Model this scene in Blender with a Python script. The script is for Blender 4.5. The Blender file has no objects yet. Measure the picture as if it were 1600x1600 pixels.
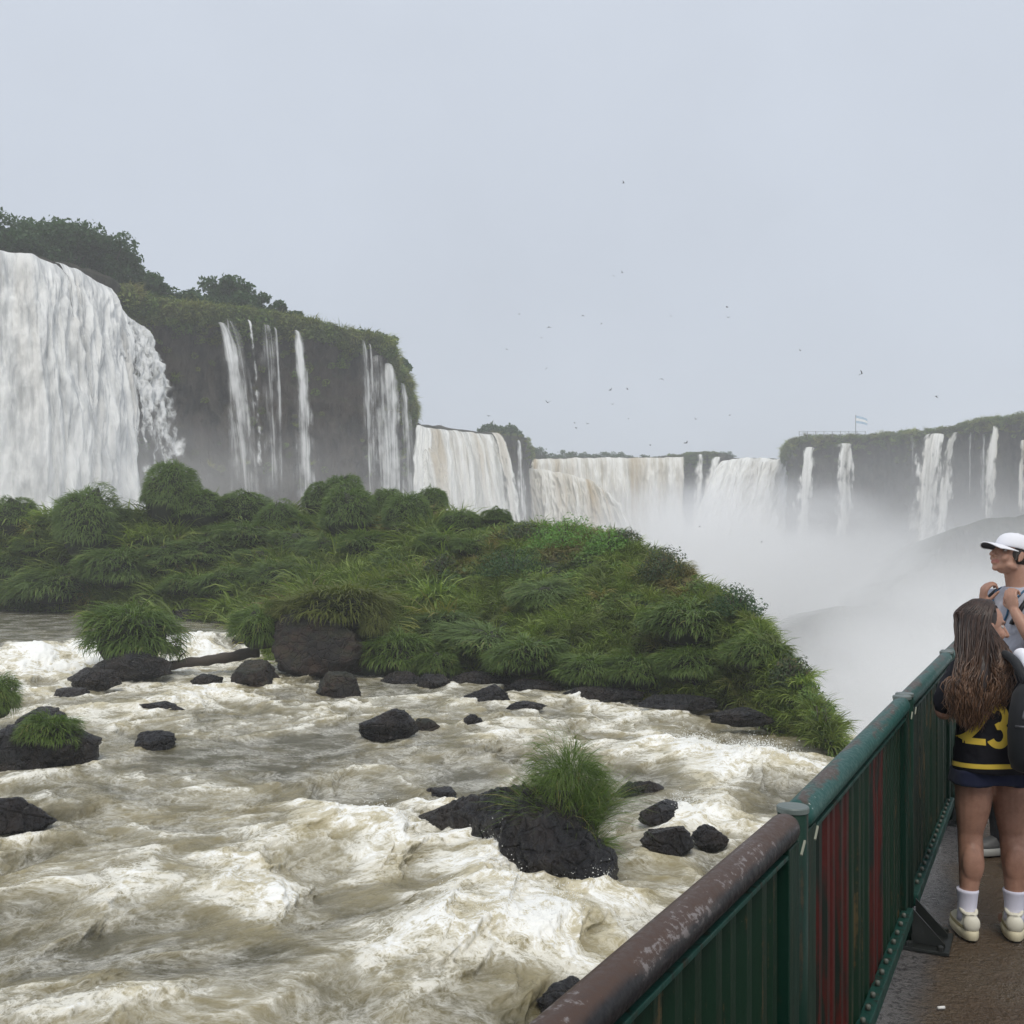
import bpy, bmesh, math, random
import numpy as np
from mathutils import Vector, Matrix, Euler
from mathutils.bvhtree import BVHTree

scene = bpy.context.scene
COL = scene.collection
R = math.radians

# ------------------------------------------------------------------ camera
F = 1600.0            # focal length expressed on a 1600 wide picture
CZ = 1.75             # eye height above the walkway
cam_d = bpy.data.cameras.new('camera')
cam_d.sensor_width = 36.0
cam_d.lens = 36.0
cam_d.shift_y = 0.0375
cam_d.clip_start = 0.05
cam_d.clip_end = 4000
cam = bpy.data.objects.new('camera', cam_d)
cam.location = (0, 0, CZ)
cam.rotation_euler = (R(90), 0, 0)
COL.objects.link(cam)
scene.camera = cam

# ------------------------------------------------------------------ overcast daylight
SUN_EL, SUN_AZ = R(56), R(176)      # azimuth measured from +Y towards +X
world = bpy.data.worlds.new('World')
scene.world = world
world.use_nodes = True
wn = world.node_tree.nodes
wl = world.node_tree.links
wn.clear()
w_sky = wn.new('ShaderNodeTexSky')
w_sky.sky_type = 'NISHITA'
w_sky.sun_disc = False
w_sky.sun_elevation = SUN_EL
w_sky.sun_rotation = SUN_AZ
w_sky.dust_density = 3.0
w_mix = wn.new('ShaderNodeMix')
w_mix.data_type = 'RGBA'
w_mix.inputs[0].default_value = 0.90        # closed cloud deck over the clear sky
w_mix.inputs[7].default_value = (5.62, 6.08, 6.84, 1)
w_bg = wn.new('ShaderNodeBackground')
w_bg.inputs['Strength'].default_value = 0.0955
w_out = wn.new('ShaderNodeOutputWorld')
w_tc = wn.new('ShaderNodeTexCoord')                # an overcast sky is a little brighter overhead than at the horizon
w_sep = wn.new('ShaderNodeSeparateXYZ')
w_gr = wn.new('ShaderNodeMapRange')
w_gr.inputs[1].default_value = 0.0; w_gr.inputs[2].default_value = 1.0
w_gr.inputs[3].default_value = 0.93; w_gr.inputs[4].default_value = 1.22
w_mul = wn.new('ShaderNodeVectorMath'); w_mul.operation = 'SCALE'
wl.new(w_tc.outputs['Generated'], w_sep.inputs[0]); wl.new(w_sep.outputs[2], w_gr.inputs[0]); wl.new(w_gr.outputs[0], w_mul.inputs['Scale'])
wl.new(w_sky.outputs[0], w_mix.inputs[6])
wl.new(w_mix.outputs[2], w_mul.inputs[0])
w_ns = wn.new('ShaderNodeTexNoise')                # faint unevenness of the cloud deck
w_ns.inputs['Scale'].default_value = 2.6; w_ns.inputs['Detail'].default_value = 4.0; w_ns.inputs['Roughness'].default_value = 0.55
w_nr = wn.new('ShaderNodeMapRange')
w_nr.inputs[1].default_value = 0.3; w_nr.inputs[2].default_value = 0.7; w_nr.inputs[3].default_value = 0.955; w_nr.inputs[4].default_value = 1.045
w_m2 = wn.new('ShaderNodeVectorMath'); w_m2.operation = 'SCALE'
wl.new(w_tc.outputs['Generated'], w_ns.inputs['Vector']); wl.new(w_ns.outputs[0], w_nr.inputs[0])
wl.new(w_mul.outputs[0], w_m2.inputs[0]); wl.new(w_nr.outputs[0], w_m2.inputs['Scale'])
wl.new(w_m2.outputs[0], w_bg.inputs['Color'])
wl.new(w_bg.outputs[0], w_out.inputs['Surface'])

sun_d = bpy.data.lights.new('sun', 'SUN')
sun_d.energy = 1.5
sun_d.angle = R(25)
sun_d.color = (1.0, 0.95, 0.85)
sun = bpy.data.objects.new('sun', sun_d)
_sd = Vector((math.cos(SUN_EL) * math.sin(SUN_AZ), math.cos(SUN_EL) * math.cos(SUN_AZ), math.sin(SUN_EL)))
sun.rotation_euler = _sd.to_track_quat('Z', 'Y').to_euler()
sun.location = _sd * 60
COL.objects.link(sun)

scene.view_settings.view_transform = 'Standard'
scene.view_settings.look = 'None'
scene.view_settings.exposure = 0.22
scene.view_settings.gamma = 1.0
scene.view_settings.use_curve_mapping = False

cy = scene.cycles
cy.use_denoising = True
cy.denoiser = 'OPENIMAGEDENOISE'
cy.denoising_input_passes = 'RGB_ALBEDO_NORMAL'
cy.max_bounces = 12
cy.diffuse_bounces = 3
cy.glossy_bounces = 3
cy.transmission_bounces = 4
cy.transparent_max_bounces = 24
cy.volume_bounces = 12
cy.volume_step_rate = 1.0
cy.sample_clamp_indirect = 6.0
# ------------------------------------------------------------------ helpers
def W(px, py, d):
    """point seen at (px, py) of the 1600 px photograph when it lies d metres ahead"""
    return np.array(((px - 800) / F * d, d, CZ + (860 - py) / F * d))

def G(px, py, z=-3.0):
    """same, for a point that lies on the level z"""
    return W(px, py, F * (CZ - z) / (py - 860))

_rs = np.random.RandomState(7)
_perm = np.concatenate([_rs.permutation(256)] * 3).astype(np.int64)
_gr = _rs.normal(size=(256, 3)); _gr /= np.linalg.norm(_gr, axis=1)[:, None]

def perlin(x, y, z=0.0):
    x, y, z = np.broadcast_arrays(np.asarray(x, float), np.asarray(y, float), np.asarray(z, float))
    xi, yi, zi = np.floor(x), np.floor(y), np.floor(z)
    xf, yf, zf = x - xi, y - yi, z - zi
    xi, yi, zi = xi.astype(np.int64) & 255, yi.astype(np.int64) & 255, zi.astype(np.int64) & 255
    u, v, w = (t * t * t * (t * (t * 6 - 15) + 10) for t in (xf, yf, zf))
    def g(i, j, k):
        h = _perm[_perm[_perm[(xi + i) & 255] + ((yi + j) & 255)] + ((zi + k) & 255)]
        a = _gr[h]
        return a[..., 0] * (xf - i) + a[..., 1] * (yf - j) + a[..., 2] * (zf - k)
    x00 = g(0, 0, 0) * (1 - u) + g(1, 0, 0) * u
    x10 = g(0, 1, 0) * (1 - u) + g(1, 1, 0) * u
    x01 = g(0, 0, 1) * (1 - u) + g(1, 0, 1) * u
    x11 = g(0, 1, 1) * (1 - u) + g(1, 1, 1) * u
    return 1.5 * ((x00 * (1 - v) + x10 * v) * (1 - w) + (x01 * (1 - v) + x11 * v) * w)

def fbm(x, y, z=0.0, o=4, lac=2.03, gain=0.5):
    s, a, f, t = 0.0, 1.0, 1.0, 0.0
    for i in range(o):
        s = s + a * perlin(x * f + 13.7 * i, y * f - 7.1 * i, z * f + 3.3 * i)
        t += a; a *= gain; f *= lac
    return s / t

def ridged(x, y, z=0.0, o=4, lac=2.03, gain=0.5):
    s, a, f, t = 0.0, 1.0, 1.0, 0.0
    for i in range(o):
        s = s + a * (1 - np.abs(2 * perlin(x * f + 5.1 * i, y * f + 9.2 * i, z * f - 2.3 * i)))
        t += a; a *= gain; f *= lac
    return s / t

def sstep(a, b, x):
    t = np.clip((x - a) / (b - a), 0, 1)
    return t * t * (3 - 2 * t)

def mesh_np(name, V, faces, smooth=True, attrs=None, uv=None):
    """faces: list of integer arrays (n,3) / (n,4)"""
    me = bpy.data.meshes.new(name)
    V = np.asarray(V, np.float32)
    faces = [np.asarray(f, np.int32) for f in faces if len(f)]
    me.vertices.add(len(V)); me.vertices.foreach_set('co', V.ravel())
    idx = np.concatenate([f.ravel() for f in faces])
    tot = np.concatenate([np.full(len(f), f.shape[1], np.int32) for f in faces])
    st = np.concatenate([[0], np.cumsum(tot)[:-1]]).astype(np.int32)
    me.loops.add(len(idx)); me.loops.foreach_set('vertex_index', idx)
    me.polygons.add(len(tot)); me.polygons.foreach_set('loop_start', st); me.polygons.foreach_set('loop_total', tot)
    me.polygons.foreach_set('use_smooth', np.full(len(tot), smooth))
    for k, a in (attrs or {}).items():
        a = np.asarray(a, np.float32)
        if a.ndim == 1:
            me.attributes.new(k, 'FLOAT', 'POINT').data.foreach_set('value', a)
        else:
            me.attributes.new(k, 'FLOAT_VECTOR', 'POINT').data.foreach_set('vector', a.ravel())
    me.update(calc_edges=True)
    return me

def grid_faces(n, m, off=0, wrap=False):
    """n rows by m columns of vertices -> quads"""
    i, j = np.meshgrid(np.arange(n - 1), np.arange(m if wrap else m - 1), indexing='ij')
    j2 = (j + 1) % m
    a = i * m + j; b = i * m + j2; c = (i + 1) * m + j2; d = (i + 1) * m + j
    return np.stack([a, b, c, d], -1).reshape(-1, 4) + off

class MB:
    """collects pieces of geometry for one mesh"""
    def __init__(self): self.V, self.Q, self.T, self.n, self.M = [], [], [], 0, []
    def add(self, V, Q=(), T=()):
        V = np.asarray(V, float).reshape(-1, 3)
        if len(Q): self.Q.append(np.asarray(Q, int).reshape(-1, 4) + self.n)
        if len(T): self.T.append(np.asarray(T, int).reshape(-1, 3) + self.n)
        self.V.append(V); self.n += len(V)
        return self
    def box(self, c, s, M=None):
        c, s = np.array(c, float), np.array(s, float) / 2
        v = np.array([(x, y, z) for x in (-1, 1) for y in (-1, 1) for z in (-1, 1)], float) * s
        if M is not None: v = v @ np.array(M).T
        return self.add(v + c, [(0, 1, 3, 2), (4, 6, 7, 5), (0, 4, 5, 1), (2, 3, 7, 6), (0, 2, 6, 4), (1, 5, 7, 3)])
    def tube(self, pts, rad, k=10, cap=True):
        pts = np.asarray(pts, float); n = len(pts)
        rad = np.broadcast_to(np.asarray(rad, float), (n,))
        tan = np.gradient(pts, axis=0); tan /= np.linalg.norm(tan, axis=1)[:, None] + 1e-9
        up = np.array((0, 0, 1.0)) if abs(tan[0, 2]) < 0.9 else np.array((1.0, 0, 0))
        a = np.cross(tan[0], up); a /= np.linalg.norm(a)
        rings = []
        for i in range(n):
            a = a - tan[i] * np.dot(a, tan[i]); a /= np.linalg.norm(a) + 1e-9
            b = np.cross(tan[i], a)
            th = np.arange(k) * 2 * math.pi / k
            rings.append(pts[i] + rad[i] * (np.cos(th)[:, None] * a + np.sin(th)[:, None] * b))
        V = np.concatenate(rings)
        Q = grid_faces(n, k, wrap=True)
        T = []
        if cap:
            V = np.concatenate([V, pts[:1], pts[-1:]])
            for j in range(k):
                T.append((n * k, (j + 1) % k, j)); T.append((n * k + 1, (n - 1) * k + j, (n - 1) * k + (j + 1) % k))
        return self.add(V, Q, T)
    def loft(self, rings, cap=True):
        rings = [np.asarray(r, float) for r in rings]; k = len(rings[0]); n = len(rings)
        V = np.concatenate(rings); Q = grid_faces(n, k, wrap=True); T = []
        if cap:
            V = np.concatenate([V, rings[0].mean(0)[None], rings[-1].mean(0)[None]])
            for j in range(k):
                T.append((n * k, (j + 1) % k, j)); T.append((n * k + 1, (n - 1) * k + j, (n - 1) * k + (j + 1) % k))
        return self.add(V, Q, T)
    def mesh(self, name, smooth=False, attrs=None):
        return mesh_np(name, np.concatenate(self.V), self.Q + self.T, smooth, attrs)

def link(name, data, mat=None, parent=None, loc=None, rot=None, sc=None):
    o = bpy.data.objects.new(name, data)
    COL.objects.link(o)
    if mat is not None and data is not None and len(data.materials) == 0: data.materials.append(mat)
    if parent is not None: o.parent = parent
    if loc is not None: o.location = loc
    if rot is not None: o.rotation_euler = rot
    if sc is not None: o.scale = sc if hasattr(sc, '__len__') else (sc,) * 3
    return o

def tag(o, label=None, cat=None, group=None, kind=None):
    if label: o['label'] = label
    if cat: o['category'] = cat
    if group: o['group'] = group
    if kind: o['kind'] = kind
    return o

def empty(name, loc=(0, 0, 0), rot=(0, 0, 0)):
    o = bpy.data.objects.new(name, None); COL.objects.link(o)
    o.location = loc; o.rotation_euler = rot; o.empty_display_size = 0.2
    return o

def auto_bevel(o, w=0.004, seg=2):
    b = o.modifiers.new('bevel', 'BEVEL'); b.width = w; b.segments = seg; b.limit_method = 'ANGLE'
    return o

# ------------------------------------------------------------------ material helpers
class NT:
    def __init__(self, name, volume=False):
        self.m = bpy.data.materials.new(name); self.m.use_nodes = True
        self.t = self.m.node_tree; self.t.nodes.clear()
        self.out = self.t.nodes.new('ShaderNodeOutputMaterial')
    def n(self, typ, ins=None, **props):
        nd = self.t.nodes.new('ShaderNode' + typ)
        for k, v in props.items(): setattr(nd, k, v)
        for k, v in (ins or {}).items(): self.set(nd.inputs[k], v)
        return nd
    def set(self, sock, v):
        if isinstance(v, bpy.types.NodeSocket): self.t.links.new(v, sock)
        elif isinstance(v, bpy.types.Node): self.t.links.new(v.outputs[0], sock)
        else:
            if hasattr(sock.default_value, '__len__') and not hasattr(v, '__len__'): v = (v,) * len(sock.default_value)
            if hasattr(v, '__len__') and len(v) == 3 and len(sock.default_value) == 4: v = (*v, 1)
            sock.default_value = v
    def mix(self, f, a, b, blend='MIX'):
        nd = self.t.nodes.new('ShaderNodeMix'); nd.data_type = 'RGBA'; nd.blend_type = blend
        self.set(nd.inputs[0], f); self.set(nd.inputs[6], a); self.set(nd.inputs[7], b)
        return nd.outputs[2]
    def math(self, op, a, b=0.0, c=None, clamp=False):
        nd = self.t.nodes.new('ShaderNodeMath'); nd.operation = op; nd.use_clamp = clamp
        self.set(nd.inputs[0], a); self.set(nd.inputs[1], b)
        if c is not None: self.set(nd.inputs[2], c)
        return nd.outputs[0]
    def ramp(self, v, a, b, lo=0.0, hi=1.0, smooth=True):
        nd = self.t.nodes.new('ShaderNodeMapRange'); nd.interpolation_type = 'SMOOTHSTEP' if smooth else 'LINEAR'
        self.set(nd.inputs[0], v)
        for i, x in ((1, a), (2, b), (3, lo), (4, hi)): self.set(nd.inputs[i], x)
        return nd.outputs[0]
    def noise(self, vec, scale, detail=4, rough=0.55, dist=0.0, lac=2.0, typ='FBM'):
        nd = self.n('TexNoise', {'Scale': scale, 'Detail': detail, 'Roughness': rough, 'Distortion': dist, 'Lacunarity': lac}, noise_type=typ)
        if vec is not None: self.set(nd.inputs['Vector'], vec)
        return nd.outputs[0]
    def mapv(self, vec, scale=(1, 1, 1), loc=(0, 0, 0), rot=(0, 0, 0)):
        nd = self.n('Mapping', {'Scale': scale, 'Location': loc, 'Rotation': rot}); self.set(nd.inputs['Vector'], vec)
        return nd.outputs[0]
    def attr(self, name, typ='GEOMETRY', out='Fac'):
        return self.n('Attribute', attribute_name=name, attribute_type=typ).outputs[out]
    def bump(self, h, strength=0.5, dist=0.02, normal=None):
        nd = self.n('Bump', {'Strength': strength, 'Distance': dist}); self.set(nd.inputs['Height'], h)
        if normal is not None: self.set(nd.inputs['Normal'], normal)
        return nd.outputs[0]
    def coord(self, out='Object'): return self.n('TexCoord').outputs[out]
    def pos(self): return self.n('NewGeometry').outputs['Position']
    def principled(self, **k):
        names = {'color': 'Base Color', 'rough': 'Roughness', 'spec': 'Specular IOR Level', 'normal': 'Normal', 'metal': 'Metallic', 'coat': 'Coat Weight',
                 'sss': 'Subsurface Weight', 'alpha': 'Alpha', 'ior': 'IOR', 'sheen': 'Sheen Weight', 'coat_rough': 'Coat Roughness', 'sssr': 'Subsurface Radius', 'ssss': 'Subsurface Scale'}
        return self.n('BsdfPrincipled', {names[a]: v for a, v in k.items()}).outputs[0]
    def surface(self, s): self.set(self.out.inputs['Surface'], s); return self.m
    def volume(self, s): self.set(self.out.inputs['Volume'], s); return self.m
# ------------------------------------------------------------------ materials of the setting
def m_river():
    t = NT('river_water')
    foam = t.attr('foam'); aer = t.attr('aer')
    fl = t.attr('flow', out='Vector')
    warp = t.n('VectorMath', {0: t.n('TexNoise', {'Vector': fl, 'Scale': 1.3, 'Detail': 3}).outputs[1], 1: (0.5, 0.5, 0.5)}, operation='SUBTRACT').outputs[0]
    ws = t.n('VectorMath', {0: warp, 'Scale': 0.45}, operation='SCALE').outputs[0]
    fv = t.n('VectorMath', {0: fl, 1: ws}, operation='ADD').outputs[0]
    # lace: thin stretched filaments of foam, three sizes
    def fil(vec, sc, det, k, dist):
        n = t.noise(vec, sc, det, 0.62, dist)
        return t.math('POWER', t.math('SUBTRACT', 1.0, t.math('ABSOLUTE', t.math('MULTIPLY', t.math('SUBTRACT', n, 0.5), k)), clamp=True), 2.2), n
    r1, n1 = fil(t.mapv(fv, (0.8, 1.25, 1)), 1.7, 8, 9.0, 0.6)
    r2, n2 = fil(t.mapv(fv, (0.85, 1.25, 1), (3.1, 7.7, 0)), 4.8, 7, 8.0, 0.8)
    r3, n4 = fil(t.mapv(fv, (1.0, 1.1, 1), (9.1, 1.7, 0)), 13.0, 5, 7.0, 0.8)
    n3 = t.noise(fv, 3.6, 13, 0.78)
    n5 = t.noise(t.mapv(fv, (1, 1.4, 1), (5, 5, 2)), 0.9, 6, 0.6)
    web = t.math('ADD', t.math('MULTIPLY', r1, 0.42), t.math('ADD', t.math('MULTIPLY', r2, 0.36), t.math('MULTIPLY', r3, 0.26)))
    lace = t.math('ADD', t.math('MULTIPLY', web, t.ramp(n5, 0.35, 0.62, 0.25, 1.0)), t.math('MULTIPLY', t.math('SUBTRACT', n3, 0.5), 2.5))
    f = t.math('ADD', t.math('MULTIPLY', foam, 1.05), t.math('MULTIPLY', lace, t.ramp(foam, 0.0, 0.35, 0.30, 0.95)))
    fm = t.ramp(f, 0.70, 1.0)
    aerv = t.math('ADD', aer, t.math('MULTIPLY', t.math('SUBTRACT', t.noise(fv, 1.1, 6, 0.62), 0.5), 1.1), clamp=True)
    c = t.mix(aerv, (0.076, 0.066, 0.031), (0.40, 0.342, 0.19))
    c = t.mix(t.ramp(f, 0.24, 0.70), c, (0.54, 0.48, 0.32))
    vein = t.math('MULTIPLY', t.math('MULTIPLY', web, t.ramp(n5, 0.38, 0.58, 0.15, 1.0)), t.ramp(foam, 0.0, 0.28, 0.85, 2.6), clamp=True)
    c = t.mix(t.math('MULTIPLY', vein, 0.85), c, (0.82, 0.80, 0.72))
    c = t.mix(fm, c, (0.93, 0.925, 0.88))
    rip = t.noise(t.mapv(fv, (0.7, 2.2, 1)), 2.6, 6, 0.6, 0.4)
    h = t.math('ADD', t.math('ADD', t.math('MULTIPLY', n3, 0.9), t.math('MULTIPLY', web, 0.5)), t.math('MULTIPLY', rip, 1.3))
    nb = t.bump(h, 0.42, 0.06)
    rough = t.ramp(f, 0.2, 0.7, 0.12, 0.7)
    nm = t.principled(color=c, rough=rough, spec=t.ramp(f, 0.3, 0.9, 0.5, 0.25), normal=nb, ior=1.333)
    return t.surface(nm)

def m_rock(name, base=(0.011, 0.0105, 0.012), warm=(0.032, 0.024, 0.020), wet=0.22, moss=0.0):
    t = NT(name)
    p = t.pos()
    n = t.noise(p, 1.3, 8, 0.6); n2 = t.noise(p, 9.0, 8, 0.65); n3 = t.noise(p, 40.0, 4, 0.6)
    c = t.mix(t.ramp(n, 0.40, 0.65), base, warm)
    c = t.mix(t.ramp(n2, 0.50, 0.75), c, (base[0] * 2.6, base[1] * 2.6, base[2] * 2.6))
    if moss:
        nz = t.n('SeparateXYZ', {0: t.n('NewGeometry').outputs['Normal']}).outputs[2]
        c = t.mix(t.math('MULTIPLY', t.ramp(t.math('ADD', nz, t.math('MULTIPLY', n, 1.2)), 0.75, 1.2), moss), c, (0.035, 0.05, 0.018))
    vo = t.n('TexVoronoi', {'Vector': p, 'Scale': 3.2}, feature='DISTANCE_TO_EDGE').outputs['Distance']
    h = t.math('ADD', t.math('ADD', n2, t.math('MULTIPLY', n3, 0.35)), t.math('MULTIPLY', t.ramp(vo, 0.0, 0.10), 0.5))
    nb = t.bump(h, 1.0, 0.12)
    return t.surface(t.principled(color=c, rough=t.ramp(n2, 0.35, 0.7, wet, min(1, wet + 0.22)), spec=0.45, normal=nb))

def m_cliff(name='cliff_rock', green=0.38):
    t = NT(name)
    p = t.pos()
    n = t.noise(p, 0.12, 8, 0.62); n2 = t.noise(t.mapv(p, (1, 1, 0.35)), 0.7, 8, 0.65)
    c = t.mix(t.ramp(n2, 0.35, 0.7), (0.014, 0.0135, 0.015), (0.085, 0.074, 0.064))
    c = t.mix(t.math('MULTIPLY', t.ramp(n, 0.42, 0.62), 0.7), c, (0.055, 0.041, 0.033))
    nz = t.n('SeparateXYZ', {0: t.n('NewGeometry').outputs['Normal']}).outputs[2]
    g = t.ramp(t.math('ADD', t.math('MULTIPLY', nz, 0.7), t.math('ADD', n, t.math('MULTIPLY', t.attr('veg'), 0.6))), 0.72, 1.05)
    c = t.mix(t.math('MULTIPLY', g, green), c, t.mix(n2, (0.018, 0.03, 0.011), (0.05, 0.068, 0.024)))
    nb = t.bump(n2, 1.0, 1.2)
    return t.surface(t.principled(color=c, rough=0.7, spec=0.35, normal=nb))

def m_fall(name, dens=1.0, fx=1.6, fy=0.22, tint=(0.84, 0.85, 0.84), brown=0.0, soft=0.35, dark=(0.5, 0.5, 0.46)):
    """falling water: attributes u (0-1 across), v (0-1 down), sm (metres across), zm (metres down), cov"""
    t = NT(name)
    u, v, sm, zm, cov = (t.attr(k) for k in ('u', 'v', 'sm', 'zm', 'cov'))
    vec = t.n('CombineXYZ', {0: t.math('MULTIPLY', sm, fx), 1: t.math('MULTIPLY', zm, fy), 2: t.attr('seed')}).outputs[0]
    st = t.noise(vec, 1.0, 7, 0.62, 0.25)
    st2 = t.noise(t.mapv(vec, (2.4, 1.5, 1), (4, 8, 1)), 1.0, 6, 0.7, 0.35)
    s = t.math('ADD', t.math('MULTIPLY', st, 0.62), t.math('MULTIPLY', st2, 0.38))
    th = t.math('SUBTRACT', 0.98, t.math('MULTIPLY', cov, dens))
    al = t.ramp(s, t.math('SUBTRACT', th, soft * 0.5), t.math('ADD', th, soft * 0.5))
    c = t.mix(t.ramp(s, 0.39, 0.57), dark, tint)
    if brown:
        bn = t.noise(t.mapv(vec, (0.35, 0.12, 1), (9, 2, 0)), 1.0, 3, 0.6)
        c = t.mix(t.math('MULTIPLY', t.math('MULTIPLY', t.ramp(bn, 0.46, 0.66), brown), t.ramp(v, 0.15, 0.85, 1, 0.25)), c, (0.46, 0.36, 0.22))
    nb = t.bump(s, 0.8, 0.7)
    d = t.n('BsdfDiffuse', {'Color': c, 'Normal': nb}).outputs[0]
    tr = t.n('BsdfTranslucent', {'Color': c, 'Normal': nb}).outputs[0]
    body = t.n('MixShader', {0: 0.25, 1: d, 2: tr}).outputs[0]
    clear = t.n('BsdfTransparent').outputs[0]
    return t.surface(t.n('MixShader', {0: al, 1: clear, 2: body}).outputs[0])

def m_leaf(name, dark, light, dry=None, inst=False, trans=0.35, gloss=0.25, pscale=0.35):
    t = NT(name)
    r = t.attr('rnd')
    p = t.pos()
    n = t.noise(p, pscale, 4, 0.6)
    f = t.math('ADD', t.math('MULTIPLY', r, 0.55), t.math('MULTIPLY', n, 0.5), clamp=True)
    c = t.mix(f, dark, light)
    if inst:
        tint = t.attr('tint', 'INSTANCER'); val = t.attr('val', 'INSTANCER')
        if dry: c = t.mix(tint, c, dry)
        c = t.mix(1.0, c, t.n('CombineXYZ', {0: val, 1: val, 2: val}).outputs[0], 'MULTIPLY')
    elif dry:
        c = t.mix(t.math('MULTIPLY', t.ramp(r, 0.80, 1.0), 0.85), c, dry)
    nb = None
    d = t.principled(color=c, rough=0.5, spec=gloss)
    tr = t.n('BsdfTranslucent', {'Color': t.mix(1.0, c, (1.1, 1.25, 0.5), 'MULTIPLY')}).outputs[0]
    return t.surface(t.n('MixShader', {0: trans, 1: d, 2: tr}).outputs[0])

def m_bark(name='bark', c1=(0.05, 0.038, 0.028), c2=(0.12, 0.1, 0.08), rough=0.8):
    t = NT(name); p = t.coord()
    n = t.noise(t.mapv(p, (1, 6, 6)), 3.0, 6, 0.6)
    return t.surface(t.principled(color=t.mix(n, c1, c2), rough=rough, normal=t.bump(n, 0.7, 0.03)))

def m_plain(name, c, rough=0.6, c2=None, scale=30, bump=0.0, bd=0.002, **k):
    t = NT(name); p = t.coord()
    n = t.noise(p, scale, 5, 0.6)
    col = t.mix(n, c, c2 or tuple(x * 0.75 for x in c))
    if bump: k['normal'] = t.bump(n, bump, bd)
    return t.surface(t.principled(color=col, rough=rough, **k))

M_RIVER = m_river()
M_ROCK = m_rock('wet_basalt')
M_BOULDER = m_rock('brown_boulder', (0.013, 0.010, 0.009), (0.055, 0.032, 0.022), 0.5, 0.3)
M_SOIL = m_rock('island_soil', (0.02, 0.017, 0.013), (0.05, 0.038, 0.025), 0.7, 0.9)
M_CLIFF = m_cliff()
M_GRASS = m_leaf('grass_blades', (0.053, 0.106, 0.024), (0.178, 0.248, 0.060), (0.344, 0.273, 0.121), pscale=0.6)
M_GRASS_I = m_leaf('grass_cover', (0.074, 0.126, 0.029), (0.249, 0.300, 0.075), (0.281, 0.190, 0.083), inst=True)
M_GRASS_Y = m_leaf('yellowish_grass', (0.085, 0.115, 0.026), (0.20, 0.21, 0.06), (0.28, 0.235, 0.10))  # grass with a yellowish colour of its own
M_TUSS = m_leaf('tussock_blades', (0.055, 0.106, 0.029), (0.198, 0.272, 0.076), (0.274, 0.230, 0.092), pscale=0.5)
M_LEAF_I = m_leaf('leafy_cover', (0.048, 0.098, 0.026), (0.168, 0.248, 0.063), (0.199, 0.144, 0.066), inst=True)
M_LIME = m_leaf('lime_leaves', (0.072, 0.174, 0.035), (0.203, 0.362, 0.080))
M_SHRUB = m_leaf('shrub_leaves', (0.030, 0.053, 0.023), (0.086, 0.121, 0.052), (0.138, 0.103, 0.057))
M_TREE = m_leaf('tree_leaves', (0.018, 0.05, 0.02), (0.07, 0.13, 0.046))
M_BARK = m_bark()
M_MOUND = m_plain('tussock_core', (0.016, 0.024, 0.010), 0.9, (0.03, 0.032, 0.016))
# ------------------------------------------------------------------ the river on the shelf
FLOW = np.array((0.80, -0.60))
def river_base(X, Y):
    z = np.full_like(X, -3.0)
    s = Y - (41.0 + (X + 20) * 0.75)
    step = sstep(-5.0, 1.0, s) * sstep(-8.0, -12.0, X)
    z = z + 1.0 * step
    brink = 9.3 + np.maximum(0, 25 - Y) * 0.22
    e = X - brink
    z = z - 0.035 * np.maximum(0, X) - np.where(e > -3, 0.03 * (e + 3) ** 2, 0) - np.where(e > 0, 0.55 * e ** 2, 0)
    return np.maximum(z, -46.0), step, e

CALM = [  # (px, py, rx, ry, amount): slick, calm patches
    (330, 1185, 260, 28, .9), (520, 1150, 150, 22, .7), (60, 985, 150, 30, 1.2), (230, 1340, 140, 26, .6), (430, 1500, 200, 45, .9), (120, 1500, 160, 40, .55),
    (1000, 1215, 70, 30, .6), (690, 1225, 110, 26, .6), (640, 1075, 90, 16, .8), (760, 1440, 80, 30, .4), (500, 1590, 240, 40, .6), (800, 1100, 160, 12, .3), (640, 1400, 60, 22, .4),
    (1080, 1320, 70, 25, .3), (560, 1430, 70, 40, .5), (300, 1420, 90, 30, .55), (740, 1560, 90, 30, .3), (130, 1225, 110, 20, .5)]
WHITE = [  # churning patches
    (120, 1040, 170, 28, .9), (330, 1410, 120, 50, .8), (220, 1315, 260, 30, .5), (640, 1320, 170, 50, .6), (560, 1430, 60, 60, .4), (740, 1390, 110, 80, .8), (480, 1510, 90, 40, .75),
    (700, 1480, 100, 50, .6), (640, 1560, 70, 50, .5), (900, 1450, 140, 40, .7), (1120, 1200, 130, 40, .5), (1020, 1180, 110, 40, .4), (70, 1370, 130, 40, .6), (680, 1085, 60, 16, .5),
    (930, 1105, 150, 16, .45), (560, 1180, 260, 24, .25), (1200, 1190, 80, 30, .5), (330, 1090, 160, 30, .5), (130, 1215, 140, 16, .6), (1130, 1260, 60, 20, .7), (640, 1095, 40, 12, .6), (310, 1000, 50, 12, .8),
    (730, 1265, 90, 24, .35), (1050, 1275, 50, 16, .5), (960, 1400, 60, 18, .6), (780, 1130, 60, 14, .4)]

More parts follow.
